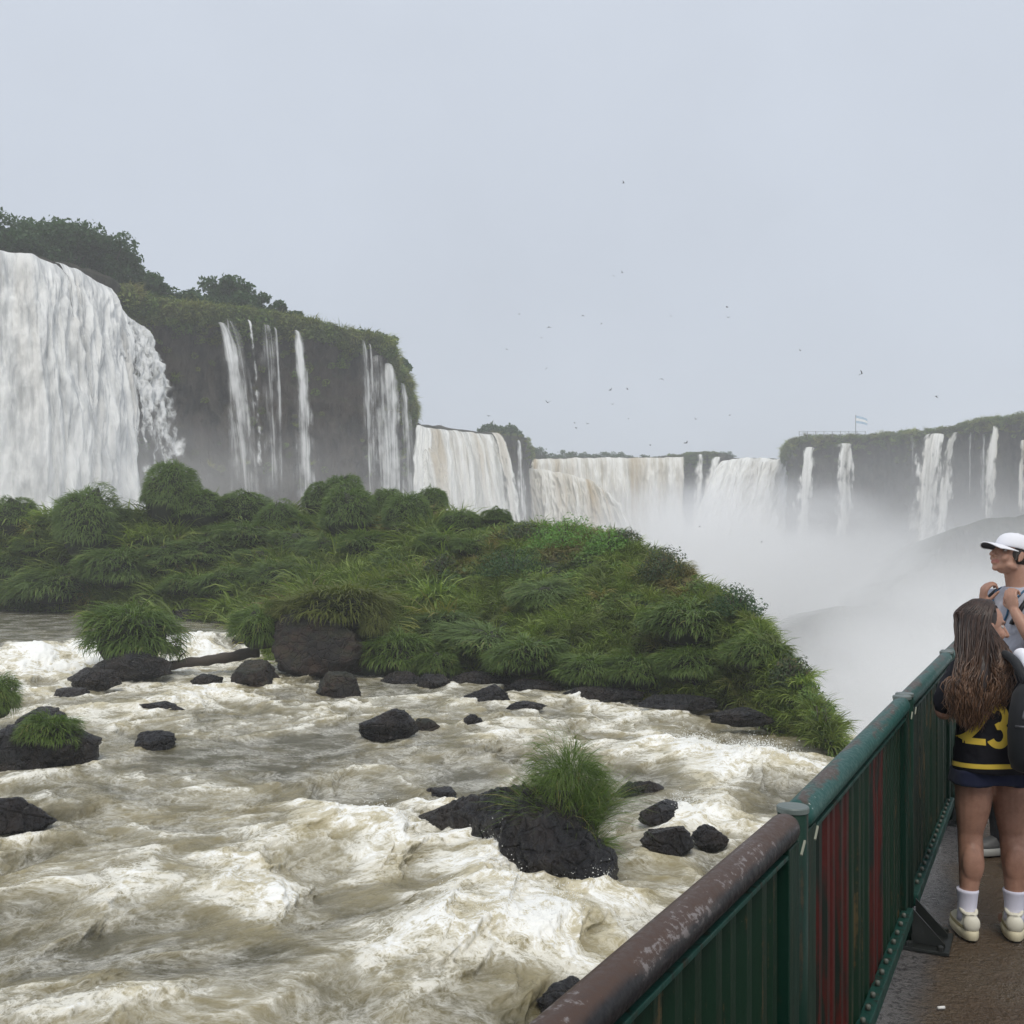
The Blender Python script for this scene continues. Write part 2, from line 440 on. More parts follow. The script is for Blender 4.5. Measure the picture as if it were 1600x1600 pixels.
ROCK_AT = [(496, 1064, 84), (389, 1077, 38), (526, 1084, 38), (318, 1069, 24), (102, 1098, 28), (245, 1112, 42), (234, 1176, 32), (50, 1207, 84), (10, 1308, 66), (604, 1158, 48), (665, 1144, 23), (735, 1141, 20), (822, 1112, 34),
           (760, 1102, 38), (1041, 1290, 41), (1046, 1338, 42), (1113, 1327, 29), (886, 1562, 48), (687, 1242, 35), (764, 1258, 36), (1000, 1234, 42), (190, 1066, 66), (137, 1075, 41), (700, 1300, 40), (760, 1325, 40), (830, 1360, 45), (900, 1400, 45)]
def build_river():
    py = np.concatenate([np.linspace(958, 1100, 150), np.linspace(1101.2, 1640, 450), np.linspace(1652, 3400, 36)])
    d = F * (CZ + 3.0) / (py - 860)
    tx = np.linspace(-0.60, 0.54, 830)
    D, TX = np.meshgrid(d, tx, indexing='ij')
    X = TX * D; Y = D.copy()
    a = X * FLOW[0] + Y * FLOW[1]; b = -X * FLOW[1] + Y * FLOW[0]
    wa = fbm(a / 3.2, b / 3.6, 1.1, 3) ; wb = fbm(a / 3.2, b / 3.6, 8.2, 3)
    aw = a + wa * 1.8; bw = b + wb * 1.5
    PX = 800 + F * X / D; PY = 860 + F * (CZ + 3) / D
    calm = np.zeros_like(X); white = np.zeros_like(X)
    for (x, y, rx, ry, k) in CALM: calm += k * np.exp(-((PX - x - 20 * wa) / rx) ** 2 - ((PY - y - 14 * wb) / ry) ** 2)
    for (x, y, rx, ry, k) in WHITE: white += k * np.exp(-((PX - x - 26 * wb) / rx) ** 2 - ((PY - y - 18 * wa) / ry) ** 2)
    ring = np.zeros_like(X); lee = np.zeros_like(X)
    for (rx, ry, hw) in ROCK_AT:
        g = G(rx, ry); r = hw / F * g[1]
        dx, dy = X - g[0] + wa * .3, Y - (g[1] + 0.5 * r) + wb * .3
        al = dx * FLOW[0] + dy * FLOW[1]; ac = -dx * FLOW[1] + dy * FLOW[0]
        q = np.sqrt(dx ** 2 + dy ** 2) / max(r, .3)
        ring += 0.75 * np.exp(-((q - 1.05) / 0.35) ** 2)
        lee += np.exp(-(ac / r) ** 2) * sstep(0, .8 * r, al) * np.exp(-np.maximum(al, 0) / (2.2 * r))
    ring = np.clip(ring, 0, 1); lee = np.clip(lee, 0, 1)
    white = white + 0.45 * ring; calm = calm + 0.5 * lee * (1 - ring)
    calm = np.clip(calm, 0, 1.2)
    z0, step, e = river_base(X, Y)
    big = perlin(aw / 3.4, bw / 4.6, 3.0)
    mid = ridged(aw / 2.3, bw / 3.0, 5.0, 5, 2.1, 0.52) - 0.52
    small = fbm(aw / 0.62, bw / 0.9, 9.0, 5, 2.1, 0.6)
    rough = np.clip(1.0 - 0.80 * calm + 0.30 * white, 0.10, 1.5)
    fall = sstep(60, 30, Y) * 0.55 + 0.45
    lump = np.abs(fbm(aw / 0.42, bw / 0.5, 21.0, 4, 2.1, 0.55))
    dz = (0.32 * big + 0.34 * mid) * rough * fall
    crest = np.clip(mid * 2.2 + big * 0.5, -1, 1)
    patch = fbm(aw / 5.0, bw / 3.4, 12.0, 4)
    foam = -0.07 + 0.42 * crest + 0.66 * patch + 0.46 * white - 0.42 * calm + 0.16 * small
    foam = foam + 0.45 * sstep(-6, -1, (Y - (41.0 + (X + 20) * 0.75))) * sstep(2.0, 0.0, (Y - (41.0 + (X + 20) * 0.75))) * sstep(-8, -11, X)
    foam = foam - 0.7 * sstep(0.2, 3.0, (Y - (41.0 + (X + 20) * 0.75))) * sstep(-8, -11, X)
    foam = np.clip(foam, 0, 1)
    dz = dz + (0.07 * small * rough + 0.06 * lump * sstep(0.25, 0.7, foam) + 0.035 * fbm(aw / 0.16, bw / 0.19, 33.0, 3) * sstep(0.3, 0.7, foam)) * fall
    dz = dz + 0.20 * white * rough * sstep(40, 20, Y)
    dz = np.where(step > 0.98, dz * 0.15, dz)
    Z = z0 + dz
    # water overtaking the lip breaks up a little; horizontal choppiness
    X2 = X + FLOW[0] * 0.22 * crest * rough * fall; Y2 = Y + FLOW[1] * 0.22 * crest * rough * fall
    V = np.stack([X2, Y2, Z], -1).reshape(-1, 3)
    aer = np.clip(0.38 + 0.7 * patch + 0.35 * crest + 0.35 * white - 0.45 * calm - 0.5 * (step > 0.9), 0, 1)
    flow = np.stack([(a + 0.8 * wa) * 0.9, (b + 0.7 * wb) * 0.9, 0.35 * Z], -1).reshape(-1, 3)
    me = mesh_np('river', V, [grid_faces(len(py), len(tx))[:, ::-1]], True, {'foam': foam.ravel(), 'aer': aer.ravel(), 'flow': flow})
    o = link('river', me, M_RIVER)
    tag(o, kind='structure')
    return V.reshape(len(py), len(tx), 3), foam * np.clip(white + 0.3, 0, 1)
RIVER_V, RIVER_FOAM = build_river()

def river_z(x, y):
    z, s, e = river_base(np.array([x], float), np.array([y], float))
    return float(z[0])

def spray():
    """drops and flecks of foam thrown up from the breaking crests"""
    rng = np.random.RandomState(23)
    m = m_plain('spray_drops', (0.86, 0.86, 0.82), 0.4, (0.9, 0.9, 0.87))
    V = RIVER_V[150:600]; f = RIVER_FOAM[150:600]
    d = V[..., 1]
    w = np.clip(f - 0.45, 0, 1) ** 1.5 * np.clip(d / 14, .5, 2) * (d < 44)
    w = w / w.sum(); N = 7000
    i, j = np.unravel_index(rng.choice(w.size, N, p=w.ravel()), w.shape)
    P = V[i, j] + rng.normal(0, 0.06, (N, 3)); P[:, 2] += np.abs(rng.exponential(0.055, N)) - 0.01
    r = rng.uniform(0.0025, 0.0075, N) * (0.5 + P[:, 1] / 26)
    o = np.array([(1, 0, 0), (0, 1, 0), (-1, 0, 0), (0, -1, 0), (0, 0, 1), (0, 0, -1)], float)
    VV = (P[:, None] + o[None] * r[:, None, None] * rng.uniform(.6, 1.6, (N, 1, 3))).reshape(-1, 3)
    T = np.array([(0, 1, 4), (1, 2, 4), (2, 3, 4), (3, 0, 4), (1, 0, 5), (2, 1, 5), (3, 2, 5), (0, 3, 5)])
    me = mesh_np('spray', VV, [(np.arange(N)[:, None, None] * 6 + T[None]).reshape(-1, 3)])
    tag(link('spray', me, m), 'flecks of spray thrown up by the rapids', kind='stuff')
spray()
# ------------------------------------------------------------------ gorge floor, cliffs and plateau
GORGE_Z = -45.0
def m_gorge():
    t = NT('gorge_water'); p = t.pos()
    n = t.noise(t.mapv(p, (0.05, 0.11, 1)), 1.0, 8, 0.65, 0.5)
    c = t.mix(t.ramp(n, 0.40, 0.60), (0.55, 0.51, 0.42), (0.88, 0.88, 0.84))
    return t.surface(t.principled(color=c, rough=0.5, normal=t.bump(n, 0.8, 1.0)))
gx, gy = np.meshgrid(np.linspace(-900, 900, 60), np.linspace(-300, 1100, 60))
gv = np.stack([gx, gy, np.full_like(gx, GORGE_Z) + 0.5 * perlin(gx / 40, gy / 40)], -1).reshape(-1, 3)
tag(link('gorge_river', mesh_np('gorge_river', gv, [grid_faces(60, 60)]), m_gorge()), kind='structure')

def resample(keys, step):
    P = np.array([W(*k[:3]) for k in keys])
    seg = np.linalg.norm(np.diff(P[:, :2], axis=0), axis=1)
    s = np.concatenate([[0], np.cumsum(seg)])
    n = max(8, int(s[-1] / step))
    q = np.linspace(0, s[-1], n)
    return np.stack([np.interp(q, s, P[:, i]) for i in range(3)], -1), q

WALLS = {}
def wall(key, keys, bottom, step, rows, back=60, amp=1.6, label=None, seed=0.0, vegpow=1.0, lean=2.0):
    P, q = resample(keys, step)
    n = len(P)
    tan = np.gradient(P[:, :2], axis=0)
    ker = np.ones(9) / 9
    tan = np.stack([np.convolve(np.pad(tan[:, i], 4, mode='edge'), ker, 'valid') for i in range(2)], -1)
    tan /= np.linalg.norm(tan, axis=1)[:, None]
    nor = np.stack([tan[:, 1], -tan[:, 0]], -1)
    # rows: plateau going back, then down the face
    hb = np.linspace(1, 0, 12)[:-1] ** 1.6
    vf = np.linspace(0, 1, rows)
    V = []; veg = []
    for h in hb:
        p = P.copy(); p[:, :2] -= nor * (h * back)
        p[:, 2] += 0.5 + 1.2 * fbm(p[:, 0] / 9, p[:, 1] / 9, seed, 3) - h * 4.0
        V.append(p); veg.append(np.ones(n))
    for v in vf:
        p = P.copy()
        zz = P[:, 2] + (bottom - P[:, 2]) * v
        out = lean * v ** 1.2 - 1.2 * math.exp(-((v - 0.22) / 0.15) ** 2) + 0.9 * math.exp(-(v / 0.05) ** 2)
        c = q / 2.4
        dsp = amp * (0.9 * fbm(q / 14, zz / 30, seed + 2, 4) + 0.55 * (ridged(q / 5.0, zz / 22, seed + 4, 3) - 0.5) + 0.45 * fbm(q / 4, zz / 2.2, seed + 6, 4) + 0.25 * fbm(q / 1.3, zz / 1.0, seed + 8, 3))
        sd = min(1.0, v * 10 + 0.25)
        p[:, :2] += nor * (out + dsp * sd)[:, None]
        p[:, 2] = zz + 0.5 * (1 - v) * fbm(q / 3, zz / 3, seed + 11, 3)
        V.append(p); veg.append(np.full(n, math.exp(-v * 7)))
    V = np.array(V); veg = np.array(veg) ** vegpow
    me = mesh_np('cliff', V.reshape(-1, 3), [grid_faces(len(V), n)[:, ::-1]], True, {'veg': veg.ravel()})
    o = link('cliff', me, M_CLIFF)
    tag(o, label, kind='structure')
    WALLS[key] = (V, nor, q, len(hb))
    return o

LEFT_KEYS = [(-420, 330, 92), (-150, 372, 100), (0, 392, 106), (100, 412, 114), (170, 436, 121), (200, 470, 127), (250, 480, 131), (300, 486, 134), (340, 488, 137), (380, 494, 139), (420, 500, 141), (480, 510, 143), (540, 528, 148),
             (588, 532, 151), (600, 538, 152), (606, 572, 160), (626, 596, 171), (632, 628, 184), (638, 655, 205)]
MID_KEYS = [(640, 655, 232), (652, 664, 238), (700, 670, 248), (760, 678, 256), (800, 680, 262), (818, 684, 267), (826, 700, 285), (828, 712, 310)]
FAR_KEYS = [(800, 717, 318), (830, 717, 322), (900, 715, 328), (1000, 715, 330), (1068, 713, 330), (1080, 709, 326), (1135, 709, 322), (1146, 716, 324), (1200, 717, 326), (1250, 717, 326)]
RIGHT_KEYS = [(1228, 716, 318), (1232, 700, 300), (1240, 689, 288), (1262, 685, 283), (1310, 684, 278), (1370, 682, 272), (1440, 676, 258), (1500, 667, 250), (1560, 655, 240), (1600, 650, 234), (1700, 636, 218), (1900, 610, 195), (2300, 560, 160)]
wall('left', LEFT_KEYS, -12, 0.45, 110, 50, 1.7, 'dark wet cliff with green top behind the thin falls on the left', 0.0)
wall('mid', MID_KEYS, GORGE_Z, 0.7, 70, 40, 1.5, 'low cliff spur behind the broad middle curtain of water', 20.0)
wall('far', FAR_KEYS, GORGE_Z, 0.9, 60, 260, 1.5, 'far cliff at the head of the gorge under the widest falls', 40.0)
wall('right', RIGHT_KEYS, GORGE_Z, 0.8, 90, 60, 2.2, 'long grey cliff closing the right side of the gorge', 60.0)

# lower rock bench in front of the right cliff, half lost in spray
bk = [(1225, 985, 176), (1262, 968, 180), (1300, 948, 184), (1345, 946, 186), (1375, 940, 188), (1395, 912, 190), (1440, 892, 192), (1465, 856, 195), (1490, 828, 198), (1540, 808, 198), (1600, 803, 196), (1700, 790, 190), (1950, 780, 175)]
P, q = resample(bk, 0.9)
n = len(P); rows = 60; V = []
for v in np.linspace(0, 1, rows):
    p = P.copy(); zz = P[:, 2] + (GORGE_Z - 1 - P[:, 2]) * v
    push = 16 * v ** 0.8 + 3.2 * fbm(q / 9, zz / 7, 3.0, 5) * min(1, v * 6 + .2) + 1.5 * (ridged(q / 6, zz / 5, 8.0, 3) - .5)
    p[:, 1] -= push; p[:, 0] -= 0.3 * push; p[:, 2] = zz + 1.3 * fbm(q / 6, zz / 6, 17.0, 4)
    V.append(p)
back = P.copy(); back[:, 1] += 70; back[:, 0] += 10; back[:, 2] -= 6
V = np.array([back] + V)
tag(link('rock_bench', mesh_np('rock_bench', V.reshape(-1, 3), [grid_faces(len(V), n)[:, ::-1]], True, {'veg': np.full(V.shape[0] * n, 0.2)}), M_CLIFF),
    'broken rock bench looming through the spray at the right', kind='structure')
# ------------------------------------------------------------------ waterfalls
def fall(tops, bots, n, m, mat, label, amp=0.5, sx=2.0, sz=3.5, covf=None, group=None, bulge=0.0, seed=0.0, name='waterfall', edge=0.08, pw=0.5, parent=None, ragged=0.0):
    T = np.array([W(*k) for k in tops]); B = np.array([W(*k) for k in bots])
    seg = np.linalg.norm(np.diff(T, axis=0), axis=1); s = np.concatenate([[0], np.cumsum(seg)])
    segb = np.linalg.norm(np.diff(B, axis=0), axis=1); sb = np.concatenate([[0], np.cumsum(segb)])
    qu = np.linspace(0, 1, n)
    Tq = np.stack([np.interp(qu * s[-1], s, T[:, i]) for i in range(3)], -1)
    Bq = np.stack([np.interp(qu, np.linspace(0, 1, len(B)), B[:, i]) for i in range(3)], -1)
    if len(T) == len(B): Bq = np.stack([np.interp(qu * s[-1], s, B[:, i]) for i in range(3)], -1)
    v = np.linspace(0, 1, m)
    U, Vv = np.meshgrid(qu, v)
    pl = v[:, None, None] ** pw
    XY = Tq[None, :, :2] * (1 - pl) + Bq[None, :, :2] * pl
    Z = Tq[None, :, 2] * (1 - Vv) + Bq[None, :, 2] * Vv
    P = np.concatenate([XY, Z[..., None]], -1)
    wid = (s[-1] * (1 - Vv) + sb[-1] * Vv); SM = (U - 0.5) * wid + 0.5 * s[-1]
    ZM = (Tq[None, :, 2] - Z)
    du = np.gradient(P, axis=1); dv = np.gradient(P, axis=0)
    N = np.cross(du, -dv); N /= np.linalg.norm(N, axis=-1)[..., None] + 1e-9
    N = np.where((N[..., 1:2] > 0), -N, N)
    rampv = sstep(0, 0.10, Vv)
    tm = ZM ** 0.85
    dsp = amp * rampv * (0.8 * fbm(SM / sx, tm / sz, seed, 3) + 0.55 * (ridged(SM / (sx * .55), tm / (sz * .6), seed + 3, 3) - .5) + 0.4 * fbm(SM / (sx * .25), tm / (sz * .3), seed + 6, 4))
    dsp = dsp + bulge * (1 - (2 * U - 1) ** 2)
    P = P + N * dsp[..., None]
    P[..., 2] += (1 - Vv) ** 6 * np.minimum(0.55, 0.16 * amp + 0.1) * 1.6 * fbm(SM / 5.0, 0 * SM, seed + 14, 4)
    cov = np.ones_like(U) if covf is None else covf(U, Vv, SM, ZM)
    ed = np.clip(np.minimum(U, 1 - U) / edge, 0, 1) + ragged * fbm(SM / 0.8, ZM / 3, seed + 9, 3)
    cov = np.clip(cov * np.clip(ed, 0, 1), -0.2, 1.5)
    me = mesh_np(name, P.reshape(-1, 3), [grid_faces(m, n)], True,
                 {'u': U.ravel(), 'v': Vv.ravel(), 'sm': SM.ravel(), 'zm': ZM.ravel(), 'cov': cov.ravel(), 'seed': np.full(U.size, seed)})
    o = link(name, me, mat, parent)
    if parent is None: tag(o, label, 'waterfall', group)
    return o

MF_BIG = m_fall('heavy_fall', 1.0, 0.80, 0.17, (0.95, 0.955, 0.94), 0.2, 0.5, (0.60, 0.615, 0.62))
MF_THIN = m_fall('thin_fall', 1.0, 2.3, 0.06, (0.88, 0.89, 0.89), 0.0, 0.50, (0.55, 0.56, 0.56))
MF_SPLASH = m_fall('splashing_fall', 1.0, 0.85, 0.42, (0.85, 0.86, 0.86), 0.0, 0.22, (0.5, 0.51, 0.5))
MF_FAR = m_fall('far_fall', 1.0, 0.34, 0.035, (0.92, 0.91, 0.86), 1.0, 0.35, (0.60, 0.57, 0.49))
MF_MID = m_fall('middle_fall', 1.0, 0.55, 0.03, (0.90, 0.90, 0.87), 0.6, 0.32, (0.50, 0.50, 0.47))
MF_WHITE = m_fall('white_fall', 1.0, 0.3, 0.05, (0.93, 0.93, 0.90), 0.1, 0.45, (0.68, 0.67, 0.63))

full = lambda U, V, S, Z: 0.86 + 0 * U
# the thundering fall at the left: two tongues and a splashing fringe
fall([(-330, 378, 97), (-150, 384, 99), (0, 391, 102), (48, 397, 104), (86, 412, 107), (112, 440, 110)], [(-330, 830, 93), (-150, 830, 94), (0, 830, 96), (70, 830, 97), (112, 830, 98), (158, 830, 100)],
     300, 220, MF_BIG, 'tall white fall nearest the left edge, brim full and thundering', 1.7, 3.0, 8.0, lambda U, V, S, Z: 0.97 - 0.05 * V - 0.10 * sstep(.88, 1.0, U) * V, seed=1.0, edge=0.03, ragged=.3)
fall([(84, 408, 108), (114, 420, 111.5), (150, 440, 115), (172, 452, 118), (190, 490, 122)], [(146, 830, 100.5), (166, 830, 102), (186, 830, 104), (205, 830, 106), (226, 830, 108)],
     200, 220, MF_BIG, 'second white tongue right of the tall left fall, folded over the lip', 1.4, 2.4, 8.0, lambda U, V, S, Z: 0.93 - 0.04 * V, seed=4.0, edge=0.03, ragged=.3)
fall([(176, 470, 121.5), (192, 492, 124), (204, 503, 126), (214, 512, 127)], [(200, 800, 106), (235, 800, 109), (275, 790, 113), (322, 780, 117)],
     150, 170, MF_SPLASH, 'ragged fringe of splashing drops beside the big left fall', 0.9, 1.2, 2.0, lambda U, V, S, Z: 0.60 - 0.26 * V - 0.12 * np.sin(U * 3.1) * V + 0.12 * (np.abs(U - .7) < .3), seed=7.0, edge=0.12, ragged=.5)

def thin(px0, w0, py0, d0, px1, w1, d1, label, c0=0.66, c1=0.52, n=26, m=150, mat=MF_THIN, py1=805, seed=None, amp=0.25, grp=None):
    seed = px0 * 0.37 if seed is None else seed
    return fall([(px0 - w0 * .65, py0, d0), (px0 + w0 * .65, py0 + 1, d0 + 0.4)], [(px1 - w1 * .68, py1, d1), (px1 + w1 * .68, py1, d1 + 0.5)], n, m, mat, label, amp, 0.9, 5.0,
                lambda U, V, S, Z: (c0 + (c1 - c0) * V) * (0.93 + 0.20 * fbm(S / 0.5, Z / 9, seed, 3)) - 0.12 * sstep(.7, 1, V), bulge=0.5, seed=seed, edge=0.5, ragged=.6, group=grp)
thin(344, 12, 508, 134.5, 388, 58, 129.5, 'slanting ribbon of water, leftmost of the thin falls on the dark cliff', 0.74, 0.46)
thin(353, 5, 503, 135, 364, 16, 131, 'hair-thin dribble just right of the slanting ribbon on the dark cliff', 0.6, 0.52)
thin(387, 8, 505, 136.5, 411, 26, 132, 'beaded thin fall breaking into drops, second ribbon on the dark cliff', 0.64, 0.44, mat=MF_SPLASH)
thin(414, 26, 512, 138.5, 430, 54, 134, 'loose bundle of fine strands bending over the dark cliff edge', 0.52, 0.44)
thin(428, 7, 516, 138.8, 440, 12, 134, 'narrow strand inside the loose bundle, curving over the lip', 0.64, 0.5)
thin(462, 9, 521, 139.5, 483, 40, 134.5, 'strongest single ribbon on the dark cliff, pale and widening downward', 0.85, 0.62)
thin(566, 10, 536, 147, 580, 26, 142.5, 'faint double trickle under the green cliff corner', 0.58, 0.44)
thin(576, 6, 542, 148, 586, 16, 143.5, 'faintest trickle under the green cliff corner', 0.52, 0.4)
thin(605, 12, 572, 152, 613, 66, 146, 'white fan spreading below the overhanging green knob', 0.85, 0.66)
thin(627, 9, 603, 165, 641, 30, 158, 'slim pale fall at the outer edge of the high cliff', 0.72, 0.52)
# the broad middle curtain
fall([(648, 664, 226), (668, 668, 230), (690, 671, 236), (720, 674, 242), (745, 677, 247), (770, 679, 250)], [(640, 840, 212), (676, 840, 215), (712, 840, 218), (748, 840, 222), (775, 840, 226), (800, 840, 230)],
     220, 120, MF_MID, 'broad middle curtain of water with a tea-brown streak', 1.6, 2.6, 12.0, lambda U, V, S, Z: 0.66 + 0.20 * V, seed=11.0, edge=0.04, ragged=.3)
thin(664, 14, 700, 224, 690, 70, 216, 'low white apron at the foot of the middle curtain', 0.85, 0.8, mat=MF_MID, py1=840, amp=.8)
thin(771, 16, 679, 247, 806, 34, 232, 'white arc leaping from the right end of the middle curtain', 0.95, 0.8, mat=MF_MID, py1=840, amp=.6)
thin(809, 5, 690, 258, 818, 24, 246, 'pale trickle below the rock spur beside the middle curtain', 0.75, 0.6, py1=840)
# head of the gorge
fall([(818, 717, 314), (860, 717, 317), (930, 715, 320), (1000, 715, 321), (1078, 714, 321)], [(826, 880, 300), (868, 880, 303), (940, 880, 306), (1000, 880, 308), (1076, 880, 310)],
     260, 90, MF_FAR, 'wide tan and white curtain falling at the far head of the gorge', 2.6, 4.0, 12.0, lambda U, V, S, Z: 0.80 + 0.1 * V - 0.10 * sstep(.80, 1.0, U) * (0.5 + V), seed=15.0, edge=0.05, ragged=.4)
fall([(820, 730, 300), (858, 735, 297), (890, 741, 294), (922, 750, 291), (942, 766, 288), (955, 786, 286)], [(838, 900, 286), (868, 900, 283), (905, 900, 280), (945, 900, 277), (985, 900, 274), (1015, 900, 272)],
     200, 90, MF_FAR, 'lower brown-stained step in front of the far curtain', 3.2, 4.0, 8.0, lambda U, V, S, Z: 0.92 + 0 * U, seed=18.0, edge=0.03)
thin(1094, 10, 712, 320, 1088, 22, 311, 'small white fall over the dark gap at the gorge head', 0.75, 0.6, py1=850, mat=MF_WHITE)
thin(1122, 14, 716, 318, 1106, 44, 308, 'short white fall splitting the dark rock at the gorge head', 0.7, 0.75, py1=850, mat=MF_WHITE)
fall([(1128, 720, 315), (1160, 715, 317), (1200, 716, 318), (1234, 717, 318)], [(1060, 880, 284), (1118, 880, 286), (1168, 880, 288), (1228, 880, 290)],
     160, 110, MF_WHITE, 'heaviest white torrent pouring left at the far head of the gorge', 3.4, 5.0, 8.0, lambda U, V, S, Z: 0.95 + 0 * U, seed=21.0, edge=0.03, ragged=.3, pw=0.75)
# right side of the gorge
thin(1266, 15, 700, 281, 1253, 46, 270, 'tapering white fall, first on the right cliff from the gorge head', 0.88, 0.72, mat=MF_MID, py1=860, amp=.5)
thin(1323, 27, 695, 275, 1318, 40, 266, 'squarish white fall below the flag on the right cliff', 0.86, 0.66, mat=MF_MID, py1=860, amp=.5)
thin(1425, 14, 684, 259, 1424, 18, 253, 'very faint fall just left of the great double fall on the right cliff', 0.5, 0.34, py1=800)
thin(1463, 30, 680, 252, 1437, 74, 240, 'left strand of the great double fall on the right cliff', 0.9, 0.72, mat=MF_MID, py1=930, amp=.7)
thin(1493, 12, 678, 249, 1462, 44, 238, 'right strand of the great double fall on the right cliff', 0.85, 0.66, mat=MF_MID, py1=920, amp=.5)
thin(1515, 5, 676, 247, 1512, 10, 241, 'hairline trickle between the double fall and the curved fall at right', 0.5, 0.4, py1=800)
thin(1537, 7, 680, 244, 1533, 16, 238, 'thin strand left of the curved fall on the right cliff', 0.56, 0.46, py1=815)
thin(1556, 13, 667, 240, 1542, 34, 232, 'curved white fall near the right end of the far cliff', 0.88, 0.68, mat=MF_MID, py1=815, amp=.4)
thin(1599, 10, 690, 230, 1592, 22, 224, 'narrow white fall cut by the right edge of the photo', 0.82, 0.66, py1=815, mat=MF_MID)

thin(356, 30, 506, 135.5, 398, 74, 130.5, 'broad faint veil hanging round the slanting ribbon on the dark cliff', 0.46, 0.40)
thin(468, 16, 523, 140, 470, 44, 135.5, 'faint veil on the left of the strongest ribbon on the dark cliff', 0.44, 0.40)
thin(590, 26, 560, 150.5, 600, 66, 145.5, 'faint veil left of the white fan under the overhanging green knob', 0.46, 0.42)
# ------------------------------------------------------------------ haze and spray
def haze_box():
    t = NT('haze_air')
    v = t.n('VolumePrincipled', {'Color': (0.97, 0.985, 1.0, 1), 'Density': 0.00095, 'Anisotropy': 0.0}).outputs[0]
    t.volume(v)
    mb = MB().box((0, 385, 3.25), (1900, 1470, 102))
    o = link('haze', mb.mesh('haze'), t.m)
    tag(o, kind='stuff')
haze_box()

def mist(loc, rad, dens, label, seed, nscale=1.6, low=0.35):
    t = NT('spray_mist')
    p = t.coord('Object')
    r = t.n('VectorMath', {0: p}, operation='LENGTH').outputs['Value']
    fall_ = t.math('POWER', t.math('SUBTRACT', 1.0, t.math('MULTIPLY', r, r), clamp=True), 1.6)
    n = t.noise(t.mapv(p, (1, 1, 1), (seed, seed * 2, 0)), nscale, 3, 0.55)
    d = t.math('MULTIPLY', t.math('MULTIPLY', fall_, t.ramp(n, 0.32, 0.66, low, 1.0)), dens)
    v = t.n('VolumePrincipled', {'Color': (0.995, 0.997, 1.0, 1), 'Density': d, 'Anisotropy': 0.0}).outputs[0]
    t.volume(v)
    bm = bmesh.new(); bmesh.ops.create_icosphere(bm, subdivisions=3, radius=1.0)
    me = bpy.data.meshes.new('mist'); bm.to_mesh(me); bm.free()
    o = link('mist', me, t.m, loc=tuple(loc), sc=rad)
    tag(o, label, kind='stuff')
mist(W(1140, 912, 256), (58, 42, 31), 0.160, 'bright column of spray rising from the head of the gorge', 1.3, 2.6, 0.12)
mist(W(1010, 890, 285), (26, 16, 15), 0.035, 'spray at the foot of the far curtain', 3.3)
mist((72, 178, -26), (78, 88, 38), 0.034, 'spray filling the gorge beyond the green island', 2.9, 3.0, 0.2)
mist((62, 118, -20), (56, 46, 32), 0.050, 'veil of spray drifting before the rock bench', 6.1, 2.6, 0.25)
mist(W(400, 805, 126), (44, 30, 13), 0.014, 'thin mist at the foot of the left cliff', 5.2)
mist(W(60, 805, 98), (30, 12, 14), 0.040, 'white spray boiling up under the big left fall', 7.7)
mist(W(725, 830, 225), (36, 26, 17), 0.026, 'mist at the foot of the middle curtain', 9.1)
mist(W(1430, 905, 222), (56, 44, 34), 0.024, 'spray drifting across the right cliff', 11.4)
# ------------------------------------------------------------------ the green island
CREST = [(-170, 812, 66), (0, 818, 66), (120, 815, 64), (230, 812, 64), (330, 812, 66), (450, 812, 68), (550, 806, 68), (640, 808, 64), (730, 818, 58), (830, 826, 52), (930, 832, 47), (1020, 868, 42),
         (1080, 905, 38), (1140, 938, 34.5), (1195, 990, 31.5), (1245, 1055, 28.8), (1280, 1115, 26.5), (1292, 1165, 25.0)]
SHORE = [(-170, 955, -2.2), (0, 957, -2.2), (130, 963, -2.2), (255, 978, -2.4), (330, 995, -2.8), (400, 1040, -3.2), (470, 1056, -3.2), (600, 1056, -3.2), (700, 1062, -3.2), (780, 1075, -3.2), (850, 1088, -3.2), (950, 1098, -3.25),
         (1040, 1108, -3.35), (1120, 1122, -3.4), (1180, 1142, -3.5), (1225, 1160, -3.6), (1262, 1175, -3.7), (1286, 1186, -3.8)]
